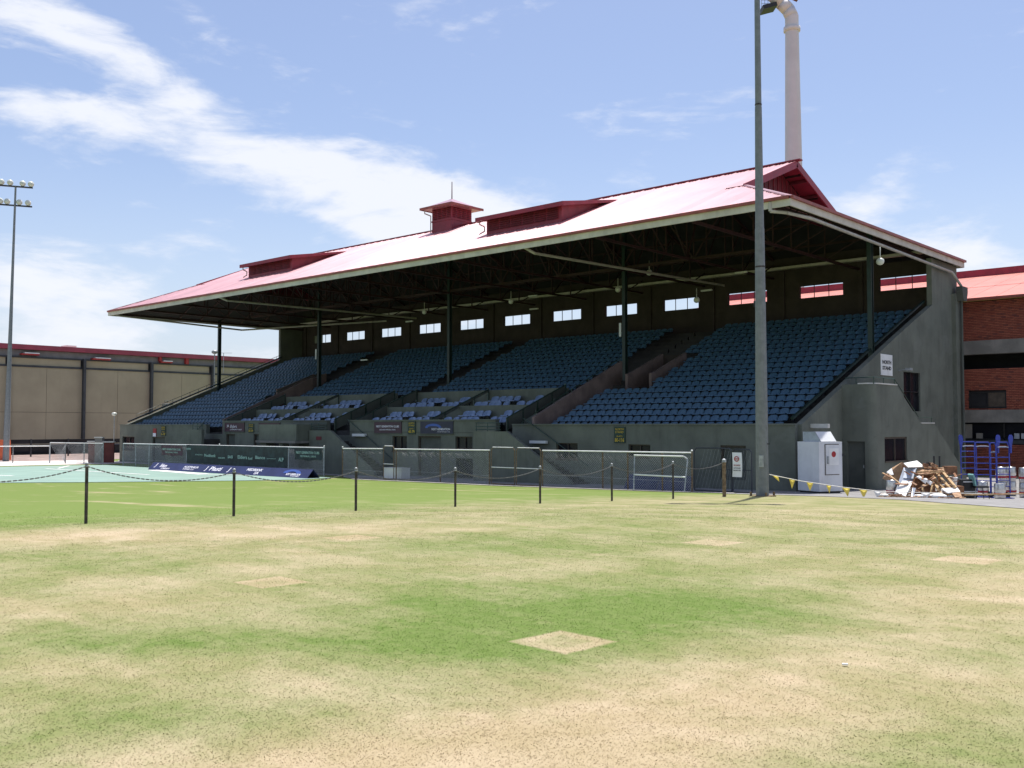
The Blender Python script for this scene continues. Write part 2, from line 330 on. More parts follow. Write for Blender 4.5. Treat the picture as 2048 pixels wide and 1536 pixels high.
# ------------------------------------------------------------------ mesh builder
class MB:
    def __init__(s): s.v = []; s.f = []; s.sm = False
    def add(s, vs_, fs):
        o = len(s.v); s.v += [tuple(p) for p in vs_]; s.f += [tuple(i + o for i in f) for f in fs]; return s
    def box(s, x0, x1, y0, y1, z0, z1):
        if x0 > x1: x0, x1 = x1, x0
        if y0 > y1: y0, y1 = y1, y0
        if z0 > z1: z0, z1 = z1, z0
        return s.add([(x0, y0, z0), (x1, y0, z0), (x1, y1, z0), (x0, y1, z0), (x0, y0, z1), (x1, y0, z1), (x1, y1, z1), (x0, y1, z1)],
                     [(0, 3, 2, 1), (4, 5, 6, 7), (0, 1, 5, 4), (1, 2, 6, 5), (2, 3, 7, 6), (3, 0, 4, 7)])
    def obox(s, c, size, rot=(0, 0, 0)):
        mt = Matrix.Translation(Vector(c)) @ (Matrix.Rotation(rot[2], 4, 'Z') @ Matrix.Rotation(rot[1], 4, 'Y') @ Matrix.Rotation(rot[0], 4, 'X'))
        hx, hy, hz_ = [k / 2 for k in size]
        vv = [mt @ Vector(p) for p in [(-hx, -hy, -hz_), (hx, -hy, -hz_), (hx, hy, -hz_), (-hx, hy, -hz_), (-hx, -hy, hz_), (hx, -hy, hz_), (hx, hy, hz_), (-hx, hy, hz_)]]
        return s.add(vv, [(0, 3, 2, 1), (4, 5, 6, 7), (0, 1, 5, 4), (1, 2, 6, 5), (2, 3, 7, 6), (3, 0, 4, 7)])
    def tube(s, p, q, r, n=8, r2=None):
        p = Vector(p); q = Vector(q); r2 = r if r2 is None else r2
        d = (q - p).normalized(); a = d.orthogonal().normalized(); b = d.cross(a)
        vv = []
        for c, rr in ((p, r), (q, r2)):
            for i in range(n):
                t = 2 * math.pi * (i + .5) / n
                vv.append(c + (a * math.cos(t) + b * math.sin(t)) * rr)
        return s.add(vv, [(i, (i + 1) % n, n + (i + 1) % n, n + i) for i in range(n)] + [tuple(range(n))[::-1], tuple(range(n, 2 * n))])
    def path(s, pts, r, n=8):
        for a, b in zip(pts[:-1], pts[1:]): s.tube(a, b, r, n)
        return s
    def bar(s, p, q, w_, h_):
        p = Vector(p); q = Vector(q); d = (q - p); L = d.length; d.normalize()
        up = Vector((0, 0, 1)) if abs(d.z) < .95 else Vector((1, 0, 0))
        a = d.cross(up).normalized() * w_ / 2; b = a.cross(d).normalized() * h_ / 2
        vv = [p - a - b, p + a - b, p + a + b, p - a + b, q - a - b, q + a - b, q + a + b, q - a + b]
        return s.add(vv, [(0, 1, 2, 3), (7, 6, 5, 4), (0, 4, 5, 1), (1, 5, 6, 2), (2, 6, 7, 3), (3, 7, 4, 0)])
    def prism(s, poly, ax, a0, a1):
        """poly: 2-D outline; ax: axis it is extruded along (0 x, 1 y, 2 z)"""
        def mk(u, v, a): return (a, u, v) if ax == 0 else ((u, a, v) if ax == 1 else (u, v, a))
        n = len(poly)
        return s.add([mk(u, v, a0) for u, v in poly] + [mk(u, v, a1) for u, v in poly],
                     [tuple(range(n)), tuple(range(2 * n - 1, n - 1, -1))] + [(i, i + n, (i + 1) % n + n, (i + 1) % n) for i in range(n)])
    def lathe(s, prof, n=16, c=(0, 0, 0)):
        vv = []; m = len(prof)
        for i in range(n):
            t = 2 * math.pi * i / n
            vv += [(c[0] + r * math.cos(t), c[1] + r * math.sin(t), c[2] + z) for r, z in prof]
        fs = [(i * m + j, ((i + 1) % n) * m + j, ((i + 1) % n) * m + j + 1, i * m + j + 1) for i in range(n) for j in range(m - 1)]
        return s.add(vv, fs)
    def ball(s, c, r, sx=1, sy=1, sz=1, n=10):
        prof = [(r * math.sin(math.pi * k / 6) + 1e-4, -r * math.cos(math.pi * k / 6)) for k in range(7)]
        o = len(s.v); s.lathe(prof, n)
        s.v[o:] = [(c[0] + x * sx, c[1] + y * sy, c[2] + z * sz) for x, y, z in s.v[o:]]
        return s
    def quad(s, *p): return s.add(p, [(0, 1, 2, 3)])
    def wall(s, axis, a0, a1, t0, t1, z0, z1, holes):
        """wall running along axis ('x' or 'y') from a0 to a1, thickness t0..t1, with rectangular openings (a, b, zlo, zhi)"""
        xs = sorted({a0, a1, *[min(max(h[k], a0), a1) for h in holes for k in (0, 1)]})
        for xa, xb in zip(xs[:-1], xs[1:]):
            if xb - xa < 1e-5: continue
            mid = (xa + xb) / 2; hs = sorted([(max(h[2], z0), min(h[3], z1)) for h in holes if h[0] < mid < h[1]])
            z = z0; segs = []
            for lo, hi in hs:
                if lo > z + 1e-5: segs.append((z, lo))
                z = max(z, hi)
            if z < z1 - 1e-5: segs.append((z, z1))
            for lo, hi in segs:
                if axis == 'x': s.box(xa, xb, t0, t1, lo, hi)
                else: s.box(t0, t1, xa, xb, lo, hi)
        return s
    def mesh(s, name, mat, org=(0, 0, 0)):
        me = bpy.data.meshes.new(name)
        o = Vector(org)
        me.from_pydata([(p[0] - o.x, p[1] - o.y, p[2] - o.z) for p in s.v], [], s.f)
        if mat: me.materials.append(mat)
        if s.sm: me.polygons.foreach_set('use_smooth', [True] * len(me.polygons))
        me.update(); return me

ORG = {}
def thing(name, label, cat, loc=(0, 0, 0), group=None, rotz=0):
    o = bpy.data.objects.new(name, None); COL.objects.link(o)
    o.location = loc; o.rotation_euler = (0, 0, rotz); o.empty_display_size = .2
    o['label'] = label; o['category'] = cat
    if group: o['group'] = group
    ORG[o.name] = tuple(loc); return o
def part(name, mb, mat, parent, local=False, label=None, kind=None, smooth=False):
    mb.sm = mb.sm or smooth
    org = (0, 0, 0) if local else ORG[parent.name]
    o = bpy.data.objects.new(name, mb.mesh(name, mat, org) if isinstance(mb, MB) else mb); COL.objects.link(o)
    o.parent = parent; ORG[o.name] = ORG.get(parent.name, (0, 0, 0))
    if label: o['label'] = label
    if kind: o['kind'] = kind
    return o
def single(name, mb, mat, label, cat, loc=(0, 0, 0), group=None, rotz=0, local=True, smooth=False, kind=None):
    mb.sm = mb.sm or smooth
    me = mb.mesh(name, mat, (0, 0, 0) if local else loc) if isinstance(mb, MB) else mb
    o = bpy.data.objects.new(name, me); COL.objects.link(o); o.location = loc; o.rotation_euler = (0, 0, rotz)
    o['label'] = label; o['category'] = cat; ORG[o.name] = tuple(loc)
    if group: o['group'] = group
    if kind: o['kind'] = kind
    return o
def struct(name, me_or_mb, mat=None, kind='structure', label=None, smooth=False):
    if isinstance(me_or_mb, MB): me_or_mb.sm = smooth; me_or_mb = me_or_mb.mesh(name, mat)
    o = bpy.data.objects.new(name, me_or_mb); COL.objects.link(o); o['kind'] = kind
    if label: o['label'] = label
    return o
def inst(name, me, parent, loc=(0, 0, 0), rotz=0):
    o = bpy.data.objects.new(name, me); COL.objects.link(o); o.parent = parent; o.location = loc; o.rotation_euler = (0, 0, rotz); return o
def copy_thing(src, loc, rotz, label):
    c = src.copy(); COL.objects.link(c); c.location = loc; c.rotation_euler = (0, 0, rotz); c['label'] = label
    for ch in src.children:
        d = ch.copy(); COL.objects.link(d); d.parent = c
        for g in ch.children:
            e = g.copy(); COL.objects.link(e); e.parent = d
    return c
def text_mesh(body, size, ext=.004, bold=0.0, align='CENTER'):
    cu = bpy.data.curves.new('lettering', 'FONT'); cu.body = body; cu.size = size; cu.extrude = ext; cu.offset = bold
    cu.align_x = align; cu.align_y = 'CENTER'; cu.resolution_u = 2
    to = bpy.data.objects.new('lettering', cu); COL.objects.link(to)
    dg = bpy.context.evaluated_depsgraph_get(); me = bpy.data.meshes.new_from_object(to.evaluated_get(dg))
    bpy.data.objects.remove(to); bpy.data.curves.remove(cu)
    me.name = 'lettering'; return me
def lettering(body, width, height, mat, parent, loc, rotx=90, rotz=0, bold=0.0, shear=0):
    """lettering scaled to fit a width and cap height; local coordinates of parent"""
    me = text_mesh(body, 1.0, .003, bold)
    co = np.empty(len(me.vertices) * 3); me.vertices.foreach_get('co', co); co = co.reshape(-1, 3)
    w_ = np.ptp(co[:, 0]) or 1; h_ = np.ptp(co[:, 1]) or 1
    co[:, 0] = (co[:, 0] - (co[:, 0].min() + w_ / 2)) * width / w_; co[:, 1] = (co[:, 1] - (co[:, 1].min() + h_ / 2)) * height / h_
    co[:, 0] += shear * co[:, 1]
    me.vertices.foreach_set('co', co.ravel()); me.materials.append(mat); me.update()
    o = bpy.data.objects.new('lettering', me); COL.objects.link(o); o.parent = parent
    o.location = loc; o.rotation_euler = (R(rotx), 0, R(rotz)); return o

# ================================================================== GROUND
radii = list(np.arange(0, 62, .5)) + [65, 70, 80, 95, 120, 160, 220, 320, 500, 900, 1800]
NA = 200
gm = MB(); vv = []
for r_ in radii:
    for i in range(NA):
        a = 2 * math.pi * i / NA; z = float(np.interp(r_, _RK, _ZK)); vv.append((r_ * math.cos(a), r_ * math.sin(a), z))
fs = [(j * NA + i, (j + 1) * NA + i, (j + 1) * NA + (i + 1) % NA, j * NA + (i + 1) % NA) for j in range(len(radii) - 1) for i in range(NA)]
gm.add(vv, fs); struct('ground', gm, M['turf'], smooth=True)

def inside(poly, x, y):
    c = False; n = len(poly)
    for i in range(n):
        x1, y1 = poly[i]; x2, y2 = poly[(i + 1) % n]
        if (y1 > y) != (y2 > y) and x < (x2 - x1) * (y - y1) / (y2 - y1) + x1: c = not c
    return c
def draped(name, poly, mat, lift, step=1.0, kind='structure'):
    """a thin sheet that follows the ground, clipped to a polygon"""
    import bmesh
    xs = [p[0] for p in poly]; ys = [p[1] for p in poly]
    bm = bmesh.new(); bm.faces.new([bm.verts.new((x, y, 0)) for x, y in poly])
    x = math.floor(min(xs)) + step
    while x < max(xs):
        bmesh.ops.bisect_plane(bm, geom=bm.verts[:] + bm.edges[:] + bm.faces[:], plane_co=(x, 0, 0), plane_no=(1, 0, 0)); x += step
    y = math.floor(min(ys)) + step
    while y < max(ys):
        bmesh.ops.bisect_plane(bm, geom=bm.verts[:] + bm.edges[:] + bm.faces[:], plane_co=(0, y, 0), plane_no=(0, 1, 0)); y += step
    for v in bm.verts: v.co.z = gz(v.co.x, v.co.y) + lift
    bmesh.ops.recalc_face_normals(bm, faces=bm.faces[:])
    if bm.faces and sum(f.normal.z for f in bm.faces) < 0: bmesh.ops.reverse_faces(bm, faces=bm.faces[:])
    me = bpy.data.meshes.new(name); bm.to_mesh(me); bm.free(); me.materials.append(mat)
    return struct(name, me, kind=kind)

pave_edge = [(-17.2, 30.6), (-15.6, 30.6), (-14.0, 30.2), (-12.0, 29.0), (-9.6, 27.4), (-6.7, 25.6), (0, 22.5), (20, 16)]
draped('pavement', [(-20.3, 33.9), (-18.4, 32.6)] + pave_edge + [(30, 60), (-84, 60), (-84, 41), (-77, 37.2), (-46, 35.6), (-42.5, 33.9)], M['asphalt'], .012)
draped('kerb_strip', [(-42.4, 33.62), (-42.4, 33.85), (-20.4, 33.85), (-18.4, 32.5), (-17.2, 30.5), (-17.4, 30.2), (-18.8, 32.2), (-20.6, 33.6)], M['slab'], .03)
draped('hard_court', [(-56, 16.5), (-53.2, 19.6), (-49.8, 23.2), (-45.8, 28.6), (-44.0, 31.5), (-44.5, 34.0), (-72, 34.2), (-73.7, 30.6), (-75.5, 20), (-78, 5), (-66, 4)], M['court'], .022)
draped('path', [(-76.3, 20), (-75.6, 30), (-74.2, 34.6), (-74.6, 38), (-84, 38), (-88, 10), (-80, 8)], M['path'], .020)
draped('dirt_verge', [(-84.5, 8), (-83.8, 37), (-84, 60), (-103.5, 60), (-103.5, 8)], M['pinkdirt'], .016)
cl = [([(-68.8, 28.3), (-55.5, 28.85)], .11), ([(-61.4, 32.2), (-53.4, 31.3)], .42), ([(-62.0, 22.3), (-60.2, 22.9)], .14), ([(-52.9, 31.2), (-50.3, 32.4)], .1), ([(-72.5, 31.5), (-68.5, 29.0)], .09)]
for (a, b), h in cl:
    d = Vector((b[0] - a[0], b[1] - a[1])).normalized(); nn = Vector((-d.y, d.x)) * h
    draped('court_line', [(a[0] - nn.x, a[1] - nn.y), (b[0] - nn.x, b[1] - nn.y), (b[0] + nn.x, b[1] + nn.y), (a[0] + nn.x, a[1] + nn.y)], M['white'], .034)

# short turf blades in the foreground
NB = 640000
rr = 2.6 * np.power(22.0 / 2.6, rng.random(NB) ** 1.06); th = YAW + R(90) + (rng.random(NB) - .5) * R(104)
rr *= 1 + .25 * (rng.random(NB) - .5) * (rr > 15)
bx = rr * np.cos(th); by = rr * np.sin(th); bz = np.interp(rr, _RK, _ZK)
h = rng.uniform(.002, .0085, NB) * np.where(rng.random(NB) < .06, 1.5, 1); wd = rng.uniform(.0020, .0040, NB) * (.6 + rr / 9)
ph = rng.random(NB) * 2 * math.pi; lean = rng.uniform(1.0, 3.2, NB) * h; lp = rng.random(NB) * 2 * math.pi
V = np.empty((NB, 3, 3))
V[:, 0, 0] = bx - np.cos(ph) * wd; V[:, 0, 1] = by - np.sin(ph) * wd; V[:, 0, 2] = bz - .002
V[:, 1, 0] = bx + np.cos(ph) * wd; V[:, 1, 1] = by + np.sin(ph) * wd; V[:, 1, 2] = bz - .002
V[:, 2, 0] = bx + np.cos(lp) * lean; V[:, 2, 1] = by + np.sin(lp) * lean; V[:, 2, 2] = bz + h
me = bpy.data.meshes.new('grass'); me.vertices.add(NB * 3); me.vertices.foreach_set('co', V.ravel())
me.loops.add(NB * 3); me.loops.foreach_set('vertex_index', np.arange(NB * 3, dtype=np.int32))
me.polygons.add(NB); me.polygons.foreach_set('loop_start', np.arange(0, NB * 3, 3, dtype=np.int32)); me.polygons.foreach_set('loop_total', np.full(NB, 3, dtype=np.int32))
me.materials.append(M['blade']); me.update(); me.validate()
gr = struct('grass', me, kind='stuff', label='short green and straw-dry turf blades of the mown field'); gr['category'] = 'grass'

# ================================================================== GRANDSTAND
XM, BAY = -48.357, 14.752
XR, XL = XM + 2 * BAY, XM - 2 * BAY               # side walls -18.85 / -77.86
YF, YC, YB = 38.2, 46.87, 55.8                    # front wall, column line, window wall
YE, YEB, ZE, ZR = 37.08, 58.49, 9.354, 13.86
EH = 30.066                                       # half length of the eaves
YRG = (YE + YEB) / 2; SL = (ZR - ZE) / (YRG - YE)
GX = 25.15; GYF = 42.35; GZ_ = ZE + (GYF - YE) * SL   # gablets
RX0, RX1 = XM - EH, XM + EH
def rz(y): return ZE + SL * (min(y, 2 * YRG - y) - YE)
RK0, RKS = 38.2, .405
def rk(y): return RKS * (y - RK0)
stand = thing('grandstand', 'long grey-green grandstand with faded red hipped roof and cream eaves over dark open seating', 'grandstand', (XM, 47, -2.9))

# ---- front wall with doors and windows
FW0, FW1 = XL - .6, XR + .12
ops = []   # (x0,x1,z0,z1,kind)
def op(px0, py0, px1, py1, kind, y=YF):
    x0, x1 = on_y(px0, y), on_y(px1, y); z1 = z_y((px0 + px1) / 2, py0, y); z0 = z_y((px0 + px1) / 2, py1, y)
    ops.append((x0, x1, max(z0, -2.9), z1, kind))
op(1112, 886, 1155, 918, 'window'); op(1256, 889, 1300, 914, 'window'); op(1440, 891, 1491, 960, 'door')
op(785, 872, 814, 902, 'window'); op(836, 872, 882, 970, 'door'); op(911, 873, 945, 898, 'window')
op(912, 917, 946, 965, 'hatch')
op(453, 868, 471, 940, 'door'); op(508, 868, 526, 940, 'door'); op(246, 873, 270, 900, 'window'); op(306, 874, 331, 932, 'door')
op(547, 882, 598, 945, 'door')
sections = [(XM + BAY - 1.05, FW1, 0.0), (XM + .1, XM + BAY - 2.25, .25), (XM - BAY + .35, XM - 2.2, .25), (FW0, XM - BAY - 1.9, 0.0)]
for a, b, zt in sections:
    hs = [(o[0], o[1], o[2], o[3]) for o in ops if a < (o[0] + o[1]) / 2 < b]
    part('wall', MB().wall('x', a, b, YF, YF + .28, -3.1, zt, hs), M['wall'], stand)
    part('coping', MB().box(a, b, YF - .05, YF + .33, zt + .002, zt + .07), M['wall'], stand)
# low parts of the wall behind the front stairs
for a, b in [(XM + BAY - 2.25, XM + BAY - 1.05), (XM - 2.2, XM + .1), (XM - BAY - 1.9, XM - BAY + .35)]:
    part('wall', MB().box(a, b, YF, YF + .28, -3.1, -.62), M['wall'], stand)
for (a, b, z0, z1, kind) in ops:
    if kind == 'window':
        wf = part('window', MB().box(a - .05, b + .05, YF - .02, YF + .12, z0 - .07, z0).box(a, a + .05, YF + .1, YF + .16, z0, z1).box(b - .05, b, YF + .1, YF + .16, z0, z1)
                  .box(a + .05, b - .05, YF + .1, YF + .16, z1 - .05, z1).box(a + .05, b - .05, YF + .1, YF + .16, z0, z0 + .05).box((a + b) / 2 - .02, (a + b) / 2 + .02, YF + .1, YF + .16, z0 + .05, z1 - .05), M['frame'], stand)
        part('pane', MB().box(a + .05, (a + b) / 2 - .02, YF + .17, YF + .18, z0 + .05, z1 - .05), M['glass'], wf)
        part('pane', MB().box((a + b) / 2 + .02, b - .05, YF + .17, YF + .18, z0 + .05, z1 - .05), M['glass'], wf)
    elif kind == 'hatch':
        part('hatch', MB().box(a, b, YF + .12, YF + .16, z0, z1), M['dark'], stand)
    else:
        big = (b - a) > 2.2
        df = part('door', MB().box(a, b, YF + .18, YF + .22, z0, z1), M['greydoor'] if big else M['walldark'], stand)
        part('door_frame', MB().box(a, a + .06, YF + .08, YF + .18, z0, z1).box(b - .06, b, YF + .08, YF + .18, z0, z1).box(a + .06, b - .06, YF + .08, YF + .18, z1 - .08, z1), M['frame'], df)
        if big: part('door_leaf', MB().box(a + .1, a + (b - a) * .32, YF + .13, YF + .18, z0, z1 - .1), M['dark'], df)
# shallow groove lines in the middle wall panels
for a, b, zt in sections[1:3]:
    part('band', MB().box(a + .02, b - .02, YF - .012, YF, -.42, -.385), M['walldark'], stand)

# ---- front stairs: bulkhead walls with steps behind them
def front_stair(x0, x1, dirn, run=4.2):
    """flat landing x0..x1 (x1 towards the descent end)"""
    zt = -.32; y0, y1 = 36.75, 36.95
    xe = x1 + dirn * run
    poly = [(x0, -3.1), (x0, zt), (x1, zt), (xe, -2.75), (xe, -3.1)]
    if dirn < 0: poly = poly[::-1]
    part('stair_wall', MB().prism(poly, 1, y0, y1), M['wall'], stand)
    s_ = MB(); n = 13
    s_.box(x0, x1, y1 + .002, YF - .002, -3.1, -1.0)
    for i in range(n):
        xa = x1 + dirn * run * i / n; xb = x1 + dirn * run * (i + 1) / n
        s_.box(xa, xb, y1 + .002, YF - .002, -3.1, -1.0 - (i + 1) * 1.8 / n)
    part('stair', s_, M['concrete'], stand)
    rl = MB()
    for z in (.12, -.07, -.22): rl.tube((x0 + .05 * dirn, y0 + .1, z), (x1 - .5 * dirn, y0 + .1, z), .022, 6)
    for t in (0.05, .4, .75): rl.tube((x0 + (x1 - x0) * t, y0 + .1, zt), (x0 + (x1 - x0) * t, y0 + .1, .14), .022, 6)
    part('railing', rl, M['greenrail'], stand)
    rr_ = MB(); rr_.tube((x1, YF - .1, .35), (xe, YF - .1, -2.0), .025, 6)
    part('handrail', rr_, M['greenrail'], stand)
front_stair(-36.1, -33.75, 1); front_stair(-50.45, -48.35, 1); front_stair(XM - BAY - .05, -65.0, -1, 3.6)
# end wall of the left stair, canopy over the players' race
part('canopy', MB().box(-54.7, -50.6, 35.9, YF - .002, -.98, .05), M['wall'], stand)
part('canopy_lip', MB().box(-54.85, -50.5, 35.75, YF - .002, -1.12, -.985), M['beam'], stand)
part('pier', MB().box(-54.7, -54.0, 36.0, 36.6, -3.1, -1.125), M['wall'], stand); part('pier', MB().box(-52.6, -52.2, 36.0, 36.5, -3.1, -1.125), M['wall'], stand)
part('wall_light', MB().obox((on_y(1080, YF) - .0, YF - .12, z_y(1080, 884, YF)), (1.1, .18, .14)), M['offwhite'], stand)
part('wall_light', MB().obox((on_y(722, YF), YF - .12, z_y(722, 870, YF)), (1.2, .18, .16)), M['offwhite'], stand)
part('vent_grille', MB().box(on_y(633, 36.73), on_y(643, 36.73), 36.72, 36.748, z_y(638, 880, 36.73), z_y(638, 873, 36.73)), M['louvre'], stand)

# ---- rake: terraces of steps
NR = 22; T = .763; RI = T * RKS
def row_y(n): return 38.52 + T * n
def row_z(n): return -.52 + RI * n
bayx = {1: (XM + BAY + .05, XR - .12), 2: (XM + .05, XM + BAY - .05), 3: (XM - BAY + .05, XM - .05), 4: (XL + .12, XM - BAY - .05)}
VOM1 = (-32.1, -30.7); VOM4 = (2 * XM - VOM1[1], 2 * XM - VOM1[0])
for bay, (a, b) in bayx.items():
    for n in range(NR):
        if bay in (2, 3) and n < 7: continue
        y0 = row_y(n); y1 = row_y(n + 1) if n < NR - 1 else YB
        z1 = row_z(n); segs = [(a, b)]
        if bay == 1 and 7 <= n <= 12: segs = [(a, VOM1[0]), (VOM1[1], b)]
        if bay == 4 and 7 <= n <= 12: segs = [(a, VOM4[0]), (VOM4[1], b)]
        st_ = MB()
        for p, q in segs: st_.box(p, q, y0, y1 + .05, z1 - .55, z1)
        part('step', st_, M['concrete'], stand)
# box terraces of the middle bays
TA, TB = (-.34, .02), (.58, .92)
for bay in (2, 3):
    a, b = bayx[bay]
    part('box_floor', MB().box(a, b, YF + .29, 39.7, -.9, TA[0]).box(a, b, 39.7, 40.75, -.9, TA[1]), M['concrete'], stand)
    part('box_floor', MB().box(a, b, 40.9, 42.2, -.2, TB[0]).box(a, b, 42.2, 43.35, -.2, TB[1]), M['concrete'], stand)
    part('cross_wall', MB().box(a + .6, b - 1.5, 40.75, 40.89, -.6, 1.14), M['wall'], stand)
    part('cross_wall', MB().box(a + .6, b - 1.5, 43.36, 43.56, -.1, 2.14), M['wall'], stand)
    for xs_ in (a + .55, (a + b) / 2 - .3, b - 1.55):   # sloping screens between the boxes
        hgt = .12 if xs_ != (a + b) / 2 - .3 else 0
        lo_ = -.30 if hgt else .02
        part('screen', MB().prism([(38.3, lo_), (38.3, .22 + hgt), (43.3, 2.15 + hgt), (43.3, lo_ + 2.02)], 0, xs_, xs_ + .05), M['walldark'], stand)
        sp_ = MB()
        for k in range(5): y = 38.35 + k * 1.22; sp_.box(xs_ - .03, xs_ + .08, y, y + .06, rk(y) - .5, rk(y) + .20 + hgt)
        sp_.bar((xs_ + .025, 38.3, .25 + hgt), (xs_ + .025, 43.3, 2.18 + hgt), .07, .05)
        part('screen_rail', sp_, M['greenrail'], stand)
# walls beside the aisles of the end bays and the vomitory walls
for sgn in (1, -1):
    def mx(x): return x if sgn == 1 else 2 * XM - x
    part('aisle_wall', MB().prism([(YF + .3, -.8), (YF + .3, .42), (46.3, rk(46.3) + .45), (46.3, 2.2)], 0, mx(-33.55), mx(-33.38)), M['sidepink'], stand)
    for xw in (-32.25, -30.65):
        part('entry_wall', MB().prism([(45.0, 1.3), (45.0, 2.86), (45.5, 3.0), (48.6, 4.2), (48.6, 3.2), (45.6, 1.3)], 0, mx(xw), mx(xw + .17)), M['sidepink'], stand)
    part('entry_back', MB().box(mx(-32.08), mx(-30.65), 48.6, 48.75, 1.0, 4.1), M['pinkwall'], stand)
    part('entry_floor', MB().box(mx(-32.08), mx(-30.65), 43.9, 48.6, .6, .75), M['concrete'], stand)
    hr = MB(); hr.tube((mx(-33.46), YF + .4, .62), (mx(-33.46), 46.3, rk(46.3) + .66), .025, 6)
    for k in range(6): y = YF + .5 + k * 1.5; hr.tube((mx(-33.46), y, rk(y) + .3), (mx(-33.46), y, rk(y) + .62), .02, 5)
    part('handrail', hr, M['greenrail'], stand)

